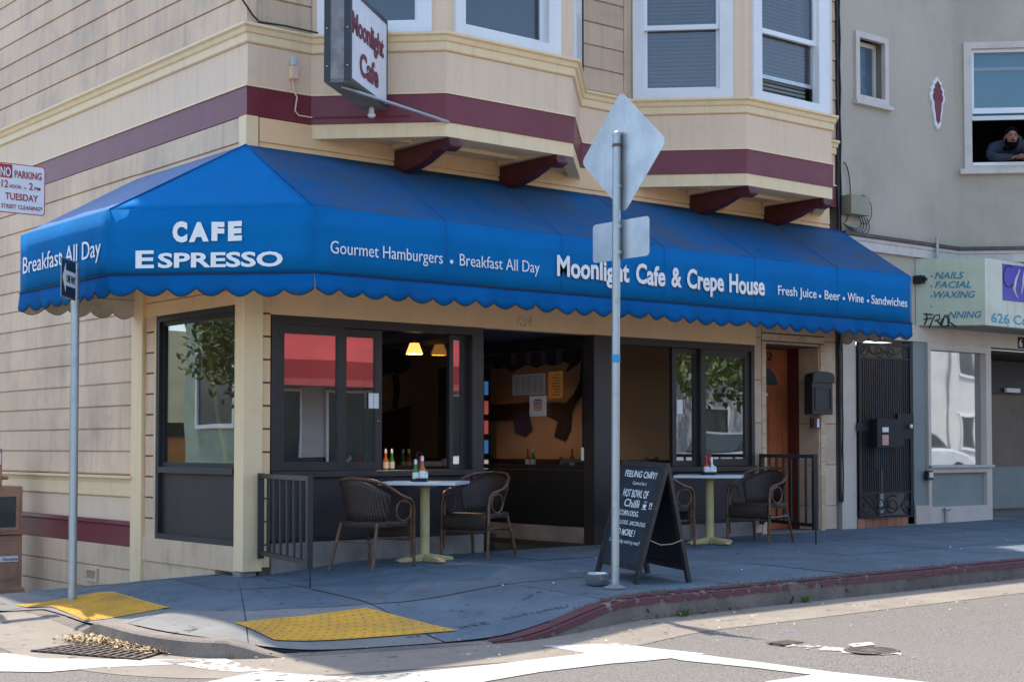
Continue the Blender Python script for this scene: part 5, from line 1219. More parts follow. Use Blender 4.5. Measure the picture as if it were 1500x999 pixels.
# bay with the open window
wu0, wz1 = gzf(1410.5, 64); _, wz0 = gzf(1410, 249); wu1 = wu0 + 1.25; _, wmt = gzf(1416, 161)
GTB = GTOP
for a, b, c, d in ((0, wu0, 3.55, GTB), (wu1, GL, 3.55, GTB), (wu0, wu1, 3.55, wz0), (wu0, wu1, wz1, GTB)):
    MB(FG).box(a, b, -.2, 0, c, d).build('bay_wall', M['grey'], gb)
gp = FG[0] + FG[1] * GL
MB().box(gp.x, 19, gp.y, gp.y + .2, 3.55, GTB).build('bay_wall', M['grey'], gb)
cs = MB(FG).frame(wu0, wu1, -.06, .04, wz0, wz1, .095, .04, .08).build('window_frame', M['offwhite'], gb)
MB(FG).box(wu0 - .06, wu1 + .06, -.03, .08, wz0 - .065, wz0).build('sill', M['offwhite'], cs)
MB(FG).box(wu0 + .095, wu1 - .095, -.10, .05, wz0 + .04, wz0 + .08).build('inner_sill', M['vinyl'], cs)
MB(FG).frame(wu0 + .095, wu1 - .095, -.06, -.02, wmt - .05, wz1 - .08, .04, .07, .04).build('upper_sash', M['vinyl'], cs)
MB(FG).frame(wu0 + .095, wu1 - .095, -.10, -.065, wmt - .125, wz1 - .3, .035, .055, .04).build('lower_sash', M['vinyl'], cs)
MB(FG).box(wu0 + .12, wu1 - .12, -.04, -.035, wmt, wz1 - .11).build('glass_pane', M['glass_up'], cs)
MB(FG).box(wu0 + .12, wu1 - .12, -.14, -.13, wmt - .05, wz1 - .13).build('turquoise_shade', M['shade_turq'], cs)
# room behind
rm = MB(FG); rm.box(wu0 - .4, wu1 + .4, -2.5, -2.45, 3.8, 6.6).box(wu0 - .4, wu0 - .38, -2.45, -.21, 3.8, 6.6).box(wu1 + .38, wu1 + .4, -2.45, -.21, 3.8, 6.6)
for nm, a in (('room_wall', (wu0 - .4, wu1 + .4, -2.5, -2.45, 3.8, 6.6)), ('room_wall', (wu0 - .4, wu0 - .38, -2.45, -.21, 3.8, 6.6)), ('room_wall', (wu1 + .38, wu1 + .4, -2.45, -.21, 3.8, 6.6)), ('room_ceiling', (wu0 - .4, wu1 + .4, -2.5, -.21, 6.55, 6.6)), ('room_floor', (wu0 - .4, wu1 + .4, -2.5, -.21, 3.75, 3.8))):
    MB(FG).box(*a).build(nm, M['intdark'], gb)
MB().box(GX0, 19, .26, 9, GTOP - .15, GTOP - .02).build('roof', M['grey'], gb)
MB().prismz([(GX1, .1), (GX1, 0), (gp.x, gp.y), (19, gp.y), (19, .3)], GTOP, GTOP + .1).build('bay_roof', M['grey'], gb)
MB().box(GX0 - .02, GX0 + .1, .26, 9, -.5, GTOP).build('side_wall', M['grey'], gb)
MB().prismz([(GX1 - .02, -.01), (gp.x + .01, gp.y + .02), (19, gp.y + .02), (19, .25), (GX1, .25)], 3.57, 3.62).build('bay_underside', M['intdark'], gb)
# ledge
sweep([(GX0 - .0, 0), (GX1, 0), (gp.x, gp.y), (19, gp.y)], [(-.05, 3.60), (.05, 3.60), (.06, 3.56), (.045, 3.55), (.045, 3.45), (-.05, 3.45)]).build('ledge', M['offwhite'], gb)
sweep([(GX0 - .0, 0), (GX1, 0), (gp.x, gp.y), (19, gp.y)], [(-.05, 3.65), (.075, 3.645), (.08, 3.605), (-.05, 3.603)]).build('ledge_cap', mat('brown_flashing', (.10, .075, .06), .6, var=.3, vs=8), gb)
MB().tube([(XF(1366), -.09, 3.44), (XF(1366), -.09, 3.72)], .02, 8).build('pipe_stub', M['galv'], gb, smooth=True)
# ornament
oc = py_(1371, 152, -.0); s = (py_(1371, 113, 0).z - py_(1371, 191, 0).z) / 2
prof = [(0, 1), (.10, .86), (.22, .78), (.20, .66), (.34, .52), (.30, .40), (.38, .28), (.34, .08), (.26, -.02), (.24, -.3), (.16, -.6), (.14, -.84), (.0, -1)]
full = [(a, c) for a, c in prof] + [(-a, c) for a, c in prof[-2:0:-1]]
t = thing('wall_ornament', 'maroon plaster ornament with a white border on the grey wall', 'ornament', oc)
MB(FF).prism([(oc.x + a * s * 1.25, oc.z + c * s) for a, c in full], 0, .03).build('border', M['white'], t, bevel=.006)
MB(FF).prism([(oc.x + a * s * 1.25 * .68, oc.z + .01 + c * s * .82) for a, c in full], .03, .034).build('field', M['maroon'], t)
# cable box in the gap
t = thing('cable_box', 'grey utility box with looping wires on the grey wall', 'utility box', (7.9, -.1, 3.7))
a, b = py_(1231, 315, -.0), py_(1250, 290, -.0)
MB(FF).box(a.x + .0, b.x + .10, .0, .16, a.z, b.z).build('box', mat('box_grey_green', (.30, .28, .20), .5, bump=0), t, bevel=.006)
for k in range(4):
    c = [(b.x + .03 + .05 * k, -.05, a.z), (b.x + .14 + .07 * k, -.06, a.z - .12 - .03 * k), (b.x + .02, -.06, a.z - .20 - .03 * k), (7.79, -.04, a.z - .10)]
    m = MB(); P = [Vector(v) for v in c]; m.tube([P[0] * (1 - u) ** 3 + P[1] * 3 * u * (1 - u) ** 2 + P[2] * 3 * u * u * (1 - u) + P[3] * u ** 3 for u in [i / 12 for i in range(13)]], .006, 5).build('wire', M['black'], t, smooth=True)
MB().tube([(b.x + .12 + .16 * math.sin(u), -.05, a.z + .09 + .17 * math.cos(u)) for u in [i * .28 for i in range(-1, 13)]], .005, 5).build('wire', M['black'], t, smooth=True)
MB().tube([(7.83 + .12 * math.sin(u), -.03, 4.1 + .35 * math.cos(u)) for u in [i * .2 for i in range(0, 16)]], .007, 5).build('wire', M['black'], t, smooth=True)
for k, (xx, yy_, rr_) in enumerate(((7.72, -.03, .02), (7.755, -.01, .014), (7.785, -.02, .012))):
    m = MB(); m.tube([(xx + .008 * math.sin(z * 3 + k * 2), yy_, .5 + z * .3) for z in range(0, 25)], rr_, 6).build('conduit', M['black'], t, smooth=True)
# ---- shop front below
sz_ = [(GX0, 9.22, 2.62, 3.45)]
MB(FF).box(GX0, 19, -.2, -.01, 2.62, 3.45).build('fascia_wall', M['greywarm'] if 'greywarm' in M else M['grey'], gb)
M['shopcream'] = mat('shop_cream', (.62, .52, .43), .55, var=.05, dirt=.3, dcol=(.36, .28, .22), ds=2, streak=.2)
M['shopgrey'] = mat('shop_grey_panel', (.25, .27, .25), .7, var=.08, dirt=.2)
gx1, gx2, gx3, gx4 = XF(1252), XF(1338), XF(1357), XF(1449.5)
MB(FF).box(GX0 - .03, gx1, -.3, .02, .05, 2.42).build('pier', M['shopcream'], gb)
MB(FF).box(GX0 - .03, 19, -.3, .015, 2.42, 2.618).build('shop_header', M['shopcream'], gb)
MB(FF).box(gx2, gx3, -.15, .0, .2, 2.418).build('narrow_panel', M['shopgrey'], gb)
wz_t, wz_b, lz_t, lz_b = py_(1400, 515, 0).z, py_(1400, 681, 0).z, py_(1400, 692, 0).z, py_(1400, 741, 0).z
gw0, gw1 = XF(1361), XF(1442)
for a in ((gx3, gw0, .0, 2.418), (gw1, gx4, .0, 2.418), (gw0, gw1, wz_t, 2.418), (gw0, gw1, lz_t, wz_b), (gw0, gw1, .0, lz_b)):
    MB(FF).box(a[0], a[1], -.12, .03, a[2], a[3]).build('shop_frame', M['shopcream'], gb)
MB(FF).box(gx2, gx3 - .002, -.1, .028, .0, .42).build('shop_frame', M['shopcream'], gb)
MB(FF).box(gw0 - .06, gw1 + .12, .031, .07, wz_b - .03, wz_b).build('window_ledge', M['galv'], gb)
MB(FF).box(gw0, gw1, -.09, -.02, lz_b, lz_t).build('lower_panel', M['shopgrey'], gb)
MB(FF).box(gw0, gw1, -.06, -.055, wz_b, wz_t).build('glass_pane', glassmat('glass_salon', .75, .42, .02, .12), gb)
MB(FF).box(gw0 - .1, gw1 + .1, -.55, -.50, wz_b - .1, wz_t + .1).build('window_backdrop', mat('beige_screen', (.34, .27, .20), .8), gb)
tg = thing('gas_valve', 'small grey hose tap on the shop front base', 'tap', (XF(1385), -.05, .35)); a = py_(1385, 745, -.04)
MB().tube([(a.x, -.05, a.z - .2), (a.x, -.05, a.z)], .022, 8).build('stand_pipe', M['galv'], tg, smooth=True); MB().tube([(a.x - .05, -.06, a.z), (a.x + .07, -.06, a.z)], .02, 8).build('valve_body', M['galv'], tg, smooth=True)
tg = thing('key_box', 'small dark keypad box on the shop front frame', 'keypad', (XF(1358), -.05, .9)); a, b = py_(1354, 703, -.03), py_(1362, 689, -.03)
MB(FF).box(a.x, b.x, .031, .08, a.z, b.z).build('housing', M['iron'], tg, bevel=.005); MB(FF).box(a.x + .025, b.x - .01, .081, .088, a.z + .03, b.z - .02).build('keypad', M['steel'], tg)
# recessed shop entrance to the right
MB(FF).box(gx4, 19, -1.3, -1.25, 0, 2.42).build('entrance_wall', mat('brown_entrance_wall', (.20, .145, .11), .7, var=.12, dirt=.3), gb)
MB(FF).box(gx4 - .1, gx4 - .001, -1.25, -.121, 0, 2.42).build('entrance_wall', M['shopcream'], gb)
MB(FF).box(gx4, 19, -1.25, -.3, 2.38, 2.418).build('entrance_ceiling', M['intdark'], gb)
a0, a1 = py_(1475, 577, 1.24).z, py_(1475, 535, 1.24).z
MB(FF).box(gx4 + .05, 18.9, -1.249, -1.20, a0, a1 + .05).build('dark_transom', M['black'], gb)
MB(FF).box(gx4, 18.9, -1.249, -1.22, .25, .85).build('entrance_panel', M['shopgrey'], gb)
MB(FF).box(XF(1470, 1.2, 565), XF(1490, 1.2, 565), -1.19, -1.15, a0 + .02, a0 + .08).build('ceiling_light', M['white'], gb)
MB().box(gx4, 19, -.02, 1.3, -.1, .21).build('entrance_floor', M['concrete_old'], gb)
lettering('6', (XF(1494, -.02), -.02, 2.45), X_, Z_, .07, .11, M['paper'], gb, bold=.02, depth=.005, name='house_number')
MB(FF).box(XF(1493, -.02) - .01, XF(1500, -.02) + .1, .016, .019, 2.43, 2.58).build('number_plate', M['ink'], gb)
# gate recess
MB(FF).box(gx1, gx2, -1.1, -1.05, 0, 2.42).build('passage_wall', M['intdark'], gb)
MB(FF).box(gx2, gx2 + .06, -1.05, -.16, 0, 2.42).build('passage_wall', M['shopcream'], gb)
MB(FF).box(gx1 - .06, gx1, -1.05, -.31, 0, 2.42).build('passage_wall', M['shopcream'], gb)
MB().box(gx1, gx2, -.02, 1.05, -.1, .20).build('passage_floor', M['concrete_old'], gb)
n = 7
for k in range(n): MB(FF).box(gx1 + (gx2 - gx1) * k / n * .85 + .004, gx1 + (gx2 - gx1) * (k + 1) / n * .85 - .004, .0, .035, .02, .30).build('step_tile', M['brickred'], gb)
t = thing('iron_gate', 'black iron gate with thin bars, scrollwork and a lock box', 'gate', (gx1, -.04, .3))
GA = Vector((gx1 + .02, -.03, 0)); GB_ = Vector((XF(1337, -.22), -.20, 0)); UG = (GB_ - GA); LG = UG.length; UG.normalize(); FGt = (GA, UG, Vector((UG.y, -UG.x, 0)))
def gP(px, p):
    v = ray(px, p); N = FGt[2]; tt = (GA - CAM).dot(N) / v.dot(N); P = CAM + v * tt; return (P - GA).dot(UG), P.z
gzb, gzt = gP(1337, 757)[1], gP(1337, 505)[1]
for a in ((0, .03, gzb, gzt), (LG - .035, LG, gzb, gzt)): MB(FGt).box(a[0], a[1], -.02, .02, a[2], a[3]).build('stile', M['iron'], t)
z1_, z2_ = gP(1300, 527)[1], gP(1300, 722)[1]
for a, b in ((gzb, gzb + .03), (gzt - .03, gzt), (z1_, z1_ + .02), (z2_, z2_ + .02)): MB(FGt).box(.03, LG - .035, -.014, .014, a, b).build('cross_rail', M['iron'], t)
b = MB(FGt); n = 23
for k in range(n): a = .03 + (LG - .065) * (k + .5) / n; b.box(a - .007, a + .007, -.007, .007, z2_ + .02, z1_)
b.build('bars', M['iron'], t, kind='stuff')
def scroll(cu, cz, r, turns, s, ph=0):
    pts = []
    for i in range(int(turns * 14) + 1):
        a = ph + s * 2 * math.pi * i / 14; rr_ = r * (1 - .75 * i / (turns * 14)); pts.append((cu + rr_ * math.cos(a), 0, cz + rr_ * math.sin(a)))
    return pts
for zc_, hh in (((z1_ + gzt) / 2, gzt - z1_), ((gzb + z2_) / 2, z2_ - gzb)):
    for k, (cu, s) in enumerate(((.14, 1), (.40, -1), (.62, 1), (.90, -1))):
        MB(FGt).tube(scroll(cu * LG, zc_, hh * .42, 1.6, s, .5 * k), .009, 6).build('scroll', M['iron'], t, smooth=True)
    MB(FGt).tube([(.05, 0, zc_ + hh * .4), (.3 * LG, 0, zc_ - hh * .2), (.5 * LG, 0, zc_ + .0), (.7 * LG, 0, zc_ - hh * .2), (LG - .06, 0, zc_ + hh * .4)], .009, 6).build('scroll', M['iron'], t, smooth=True)
def gbox(p0, q0, p1, q1, w0, w1, nm, m, bv=0): (a, c), (b_, d) = gP(p0, q1), gP(p1, q0); return MB(FGt).box(min(a, b_), max(a, b_), w0, w1, min(c, d), max(c, d)).build(nm, m, t, bevel=bv)
gbox(1253, 620, 1292, 632, .015, .03, 'lock_band', M['iron']); gbox(1272, 614, 1306, 656, .03, .16, 'lock_box', M['black'], .006); gbox(1311, 606, 1334, 643, .02, .05, 'lock_plate', M['black'])
gbox(1279, 626, 1288, 633, .161, .164, 'sticker', M['paper']); gbox(1279, 637, 1288, 652, .161, .164, 'sticker', mat('sticker_pink', (.6, .32, .26), .6, bump=0))
gbox(1309, 635, 1318, 652, .05, .08, 'key_cylinder_box', M['iron'])
a, c = gP(1326.5, 624); MB().lathe([(0, -.03), (.02, -.03), (.028, 0), (.02, .02), (0, .024)], tuple(GA + UG * a + FGt[2] * .09 + Z_ * c), 12).build('knob', M['steel'], t, smooth=True)
t = thing('pedestal', 'blue grey utility pedestal on a post behind the iron gate', 'utility box', (gx1 + .5, .4, .2)); q = py_(1290, 650, .35)
MB().box(q.x - .20, q.x + .12, .3, .42, .85, 1.45).build('cabinet', mat('pedestal_blue_grey', (.13, .18, .22), .5, bump=0), t, bevel=.006); MB().tube([(q.x, .36, .2), (q.x, .36, .85)], .05, 10).build('post', M['galv'], t, smooth=True)
# box sign of the beauty shop
t = thing('shop_sign', 'pale green box sign with teal lettering and a purple panel', 'sign', (9.22, 0, 2.6))
M['signgreen'] = mat('pale_green_sign', (.50, .53, .38), .5, var=.05, dirt=.3, dcol=(.30, .33, .18), ds=3, streak=.3, bump=.05)
M['signcream'] = mat('cream_sign', (.72, .72, .58), .5, var=.05, dirt=.35, dcol=(.28, .30, .10), ds=2, streak=.35, bump=.05)
NX0 = XF(1343); FN1 = (Vector((NX0, 0, 0)), Vector((q_, -q_, 0)), Vector((-q_, -q_, 0)))
def on1(px, p):
    v = ray(px, p); tt = (FN1[0] - CAM).dot(FN1[2]) / v.dot(FN1[2]); P = CAM + v * tt; return (P - FN1[0]).dot(FN1[1]), P.z
L1, nz0 = on1(1443.5, 476); _, nz1 = on1(1443.5, 378)
Pc = FN1[0] + FN1[1] * L1; FN2 = (Pc, X_, -Y_)
MB(FN1).box(0, L1, -.03, 0, nz0, nz1).build('side_face', M['signgreen'], t); MB(FN2).box(.002, 4, -.03, 0, nz0, nz1).build('front_face', M['signcream'], t)
MB().prismz([(NX0 + .05, -.03), (Pc.x, Pc.y + .04), (Pc.x + 4, Pc.y + .04), (Pc.x + 4, -.02)], nz0 - .012, nz0 + .01).build('underside', M['shopgrey'], t)
MB().prismz([(NX0 + .05, -.03), (Pc.x, Pc.y + .04), (Pc.x + 4, Pc.y + .04), (Pc.x + 4, -.02)], nz1 - .03, nz1 - .02).build('top_sheet', M['shopgrey'], t)
M['teal'] = mat('teal_letters', (.03, .20, .27), .6, bump=0, var=.1)
def wtext(s, p0, p1, q, cap, m='teal', fr=1, **k):
    if fr == 1: (a, c), (b_, _) = on1(p0, q), on1(p1, q); f = FN1
    else: a = py_(p0, q, Pc.y); b__ = py_(p1, q, Pc.y); c = a.z; a, b_ = a.x - Pc.x, b__.x - Pc.x; f = FN2
    lettering(s, tuple(f[0] + f[1] * a + f[2] * .001 + Z_ * c), f[1], Z_, b_ - a, cap, M[m] if isinstance(m, str) else m, t, bold=k.get('bold', .018), shear=k.get('shear', .28), depth=.003)
for s, p0, p1, q in (('NAILS', 1369, 1412, 408.5), ('FACIAL', 1369, 1423, 422), ('WAXING', 1368, 1429, 436.5), ('NNING', 1389, 1438, 466)): wtext(s, p0, p1, q, .088)
for q in (405, 419.5, 434, 449):
    u, v = on1(1364.5, q); MB(FN1).prism([(u + .012 * math.cos(k), v + .012 * math.sin(k)) for k in range(6)], .001, .004).build('lettering', M['teal'], t)
gr = MB(FN1)
for stroke in ([(1353, 460), (1366, 461)], [(1357, 459), (1358, 468), (1354, 476)], [(1353, 468), (1365, 466)], [(1361, 481), (1369, 462), (1376, 461), (1377, 467), (1369, 470)], [(1372, 469), (1380, 478)], [(1379, 478), (1384, 462), (1388, 461), (1390, 478)], [(1378, 472), (1384, 463), (1391, 468), (1388, 478), (1381, 478), (1378, 472)], [(1388, 470), (1401, 479)]):
    pts = [on1(*p_) for p_ in stroke]; gr.tube([(u, .003, v) for u, v in pts], .009, 5)
gr.build('graffiti', M['ink'], t, kind='stuff')
pa, pb = py_(1468, 386, Pc.y), py_(1500, 443, Pc.y)
MB(FN2).box(pa.x - Pc.x, 2.6, .001, .006, py_(1480, 441, Pc.y).z, py_(1480, 388, Pc.y).z).build('purple_panel', mat('purple_panel', (.11, .08, .46), .5, bump=0, var=.04), t)
wtext('626 Cortland', 1452, 1546, 472, .125, mat('aqua_letters', (.07, .33, .48), .6, bump=0), 2, shear=0, bold=.012)
def fl(px, p): v = py_(px, p, Pc.y); return (v.x - Pc.x, .010, v.z)
MB(FN2).tube([fl(1493, 395), fl(1487, 410), fl(1484, 424), fl(1487, 433), fl(1491, 437)], .02, 6, rs=[.006, .016, .02, .012, .004]).build('script_letter', M['signcream'], t, smooth=True)
MB(FN2).tube([fl(1500, 397), fl(1498, 408), fl(1497, 420), fl(1495, 431)], .012, 6, rs=[.012, .014, .010, .004]).build('script_letter', M['signcream'], t, smooth=True)
for cx_, cy_, rx_, ry_ in ((1477, 405, 8, 16),):
    MB(FN2).tube([fl(cx_ + rx_ * math.cos(a), cy_ + ry_ * math.sin(a)) for a in [k * .35 for k in range(2, 16)]], .006, 5).build('flourish', M['ink'], t, smooth=True)
t = thing('wall_lamp', 'small black fixture on the wall left of the shop sign', 'lamp', (XF(1346), -.05, 3)); a = py_(1346, 410, -.05)
MB(FF).box(a.x - .05, a.x + .04, .0, .12, a.z - .05, a.z + .05).build('housing', M['black'], t, bevel=.006); MB(FF).box(a.x - .02, a.x + .02, .12, .16, a.z - .02, a.z + .02).build('lens', M['iron'], t)

# ------------------------------------------------------------------ the man in the window
hc = CAM + ray(1484, 200) * (DX.dot(FG[0] + FG[1] * .5 - CAM) - .02)
O_, Ug, Ng = FG
pu = (hc - O_).dot(Ug); FPn = (O_ + Ug * pu, Ug, Ng)          # local frame: a along the window, b outward, c up
zS = wz0 + .085                                               # sill top
person = thing('person', 'man in a dark hooded jacket leaning on his forearms out of the grey window', 'person', (O_.x + Ug.x * pu, O_.y + Ug.y * pu, zS))
M['jacket'] = mat('slate_jacket', (.028, .038, .060), .85, var=.2, vs=9, bump=.2, bs=40)
M['skin'] = mat('skin', (.30, .135, .085), .5, var=.08, vs=12, bump=0)
M['hair'] = mat('black_hair_beard', (.006, .005, .005), 1, var=.3, vs=30, bump=.3, spec=.05)
def skinmesh(name, verts, edges, radii, m, root=0, sub=2):
    P = [tuple(MB(FPn).P(*v) - ROOT[person.name]) for v in verts]
    me = bpy.data.meshes.new(name); me.from_pydata(P, edges, []); o = bpy.data.objects.new(name, me); C.objects.link(o); o.parent = person; ROOT[o.name] = ROOT[person.name]
    md = o.modifiers.new('skin', 'SKIN'); md.use_smooth_shade = True
    for i, r_ in enumerate(radii): me.skin_vertices[0].data[i].radius = (r_, r_) if isinstance(r_, (int, float)) else r_
    for i in range(len(verts)): me.skin_vertices[0].data[i].use_root = (i == root)
    sb = o.modifiers.new('sub', 'SUBSURF'); sb.levels = sub; sb.render_levels = sub
    me.materials.append(m); return o
def ell(mb, c, r, n=14, m_=10, tilt=0, f=None):
    vs = []
    for j in range(m_ + 1):
        ph = math.pi * j / m_
        for k in range(n):
            th_ = 2 * math.pi * k / n; x, y, z_ = math.sin(ph) * math.cos(th_), math.sin(ph) * math.sin(th_), math.cos(ph)
            if f: x, y, z_ = f(x, y, z_)
            x, y, z_ = x * r[0], y * r[1], z_ * r[2]; y, z_ = y * math.cos(tilt) - z_ * math.sin(tilt), y * math.sin(tilt) + z_ * math.cos(tilt)
            vs.append(mb.P(c[0] + x, c[1] + y, c[2] + z_))
    mb.add(vs, [(j * n + k, j * n + (k + 1) % n, (j + 1) * n + (k + 1) % n, (j + 1) * n + k) for j in range(m_) for k in range(n)]); return mb
HZ = hc.z
# one continuous body surface: pelvis, chest, neck, both arms out to the wrists
z = zS
vb = [(0.02, -.75, z - .25), (0.02, -.55, z + .02), (0.02, -.30, z + .20), (0, -.10, z + .27), (0, -.04, HZ - .06),
      (-.19, -.16, z + .21), (-.245, -.05, z + .08), (-.20, .05, z + .055), (-.06, .07, z + .05), (.03, .075, z + .05),
      (.20, -.16, z + .21), (.27, -.05, z + .08), (.24, .06, z + .055), (.12, .09, z + .05), (.07, .095, z + .05)]
skinmesh('body', vb, [(0, 1), (1, 2), (2, 3), (3, 4), (3, 5), (5, 6), (6, 7), (7, 8), (8, 9), (3, 10), (10, 11), (11, 12), (12, 13), (13, 14)],
         [(.17, .13), (.19, .14), (.19, .15), (.13, .12), .06, .085, .062, .055, .048, .036, .085, .062, .055, .048, .036], M['jacket'], 0)
def jaw(x, y, z_):
    k = 1 - .28 * max(0, -z_) ** 1.5; return x * k, y * (1 - .10 * max(0, -z_)) + (.10 * max(0, -z_) if y > 0 else 0), z_
hb = (0, .03, HZ)
head = ell(MB(FPn), hb, (.078, .098, .122), 18, 14, f=jaw)
# nose, brow, ears, lips
ell(head, (0, .128, HZ - .012), (.014, .020, .028), 8, 6); ell(head, (0, .112, HZ + .035), (.05, .022, .012), 8, 6)
ell(head, (-.079, .02, HZ - .005), (.012, .02, .032), 8, 6); ell(head, (.079, .02, HZ - .005), (.012, .02, .032), 8, 6)
head.build('head', M['skin'], person, smooth=True)
ell(MB(FPn), (0, .119, HZ - .066), (.026, .010, .008), 8, 6).build('mouth', mat('lips', (.20, .06, .045), .5, bump=0), person, smooth=True)
for s in (-1, 1):
    ell(MB(FPn), (s * .03, .118, HZ + .012), (.014, .008, .006), 8, 6).build('eye', M['ink'], person, smooth=True); ell(MB(FPn), (s * .031, .121, HZ + .031), (.02, .007, .005), 8, 4).build('eyebrow', M['hair'], person, smooth=True)
hr = ell(MB(FPn), (0, .006, HZ + .052), (.089, .105, .092), 18, 10, f=lambda x, y, z_: (x, y, max(z_, -.15 - .5 * (y < .1)))); hr.build('hair', M['hair'], person, smooth=True)
bd = ell(MB(FPn), (0, .058, HZ - .088), (.072, .070, .060), 14, 8, f=lambda x, y, z_: (x, y, z_ if z_ < .35 else .35)); ell(bd, (0, .122, HZ - .048), (.032, .008, .007), 8, 4)
for s in (-1, 1): ell(bd, (s * .073, .055, HZ - .045), (.012, .04, .045), 8, 6)
bd.build('beard', M['hair'], person, smooth=True)
hd = ell(MB(FPn), (.05, -.10, HZ - .03), (.13, .09, .11), 14, 8); hd.build('hood', M['jacket'], person, smooth=True)
# clasped hands: palm and five separate fingers each
def hand(s, x0, y0):
    b = [(x0, y0, z + .045), (x0 + s * .045, y0 + .012, z + .042), (x0 + s * .085, y0 + .018, z + .038)]
    skinmesh('hand', b, [(0, 1), (1, 2)], [(.028, .020), (.038, .020), (.036, .016)], M['skin'], 1, 1)
    for k, L in enumerate((.068, .078, .074, .058)):
        yb = y0 + .052 - .024 * k
        skinmesh('finger', [(x0 + s * .08, yb, z + .044), (x0 + s * (.08 + L * .45), yb + .006, z + .046), (x0 + s * (.08 + L * .8), yb + .004, z + .034), (x0 + s * (.08 + L), yb, z + .020)], [(0, 1), (1, 2), (2, 3)], [.011, .010, .009, .007], M['skin'], 0, 1)
    skinmesh('thumb', [(x0 + s * .02, y0 + .035, z + .055), (x0 + s * .05, y0 + .062, z + .062), (x0 + s * .075, y0 + .07, z + .055)], [(0, 1), (1, 2)], [.014, .012, .009], M['skin'], 0, 1)
hand(1, .03, .06); hand(-1, .13, .115)

# ------------------------------------------------------------------ street details
t = thing('storm_drain', 'dark iron storm drain grate in the gutter at the left', 'drain', (-2.15, -1.5, -.2))
P = [gz(45, 955, zr), gz(110, 945, zr), gz(240, 957, zr), gz(205, 968, zr)]
gq = [Vector((p.x, p.y, zr(p.x, p.y) + .008)) for p in P]
MB().slab(gq, .004).build('dark_pit', M['black'], t)
e1 = gq[1] - gq[0]; 
def gpt(u, v, dz=.003): return gq[0].lerp(gq[3], u).lerp(gq[1].lerp(gq[2], u), v) + Z_ * dz
M['castiron'] = mat('cast_iron', (.13, .105, .09), .55, .4, var=.3, vs=12)
for k in range(13):
    u = .02 + .96 * k / 12; MB().slab([gpt(u - .018, 0), gpt(u + .018, 0), gpt(u + .018, 1), gpt(u - .018, 1)], .005).build('grate_bar', M['castiron'], t)
for v in (0, .33, .66, .97): MB().slab([gpt(0, v, .007), gpt(1, v, .007), gpt(1, v + .03, .007), gpt(0, v + .03, .007)], .003).build('grate_rail', M['castiron'], t)
for k in range(24):
    pass
def scatter(name, label, pts, mats, sz, n, kind='stuff', cat='litter', lift=.012, spread=.06, zf=None):
    b = MB()
    for _ in range(n):
        i = R.random() * (len(pts) - 1); k = int(i); p = Vector(pts[k]).lerp(Vector(pts[k + 1]), i - k)
        x, y = p.x + R.gauss(0, spread), p.y + R.gauss(0, spread); z_ = (zf or zr)(x, y) + lift + R.random() * .02
        a = R.random() * 6.3; s_ = sz * R.uniform(.5, 1.3); tx, ty = R.uniform(-.5, .5), R.uniform(-.5, .5)
        vs = []
        for k in range(5):
            th_ = 2 * math.pi * k / 5; u, v = s_ * math.cos(th_) * (1.5 if k == 0 else 1), s_ * .6 * math.sin(th_); X2, Y2 = u * math.cos(a) - v * math.sin(a), u * math.sin(a) + v * math.cos(a)
            vs.append((x + X2, y + Y2, z_ + X2 * tx + Y2 * ty + .3 * s_))
        b.add(vs, [(0, 1, 2, 3, 4)])
    o = b.build(name, mats, recalc=False); tag(o, label, cat, kind=kind); return o
dl = mat('dry_leaves', (.50, .38, .22), .8, var=.6, vs=45, bump=0)
dl2 = mat('dry_leaves_dark', (.22, .14, .07), .8, var=.6, vs=45, bump=0)
heap = [gz(px, p, zr) for px, p in ((112, 937), (150, 941), (190, 946), (225, 952), (245, 956))]
scatter('dry_leaves', 'heap of pale dry leaves between the drain and the curb', heap, dl, .011, 3200, spread=.05)
scatter('dry_leaves', 'scattered brown leaf crumbs over the drain edge', heap, dl2, .010, 1300, spread=.075)
scatter('dry_leaves', 'thin line of leaf litter along the red curb', [gz(px, p, zr) for px, p in ((640, 935), (700, 931), (760, 927), (790, 925))], dl, .014, 260, spread=.03)
scatter('dry_leaves', 'bits of litter along the shaded curb to the right', [gz(px, p, zr) for px, p in ((850, 921), (1000, 902), (1100, 888), (1250, 868), (1480, 850))], dl2, .013, 420, spread=.035)
scatter('dry_leaves', 'sparse leaf specks over the road and gutter', [gz(px, p, zr) for px, p in ((200, 960), (700, 950), (1000, 930), (1450, 885))], dl, .010, 160, spread=.30)
q = gz(1080, 862, zwalk)
# grass tufts growing along the curb
gm = mat('grass_green', (.10, .15, .03), .7, var=.5, vs=20, bump=0)
def tufts(name, label, pts, n, h=.05, sp=.05, zf=zwalk):
    b = MB()
    for _ in range(n):
        i = R.random() * (len(pts) - 1); k = int(i); p = Vector(pts[k]).lerp(Vector(pts[k + 1]), i - k); x, y = p.x + R.gauss(0, sp), p.y + R.gauss(0, sp); z_ = zf(x, y) - .004
        a = R.random() * 6.3; w_ = .003; L = h * R.uniform(.4, 1.2); dx, dy = math.cos(a), math.sin(a); ln = R.uniform(.2, .9)
        b.add([(x - dy * w_, y + dx * w_, z_), (x + dy * w_, y - dx * w_, z_), (x + dx * L * ln * .5, y + dy * L * ln * .5, z_ + L * .7), (x + dx * L * ln, y + dy * L * ln, z_ + L)], [(0, 1, 2), (0, 2, 3)])
    tag(b.build(name, gm, recalc=False), label, 'grass', kind='stuff')
ln = lambda pts: [(x, y, 0) for x, y in pts]
tufts('grass', 'low grass growing along the back of the red curb', ln([(.75, -3.26), (1.1, -3.27), (1.5, -3.29), (1.7, -3.3)]), 420, .022, .025)
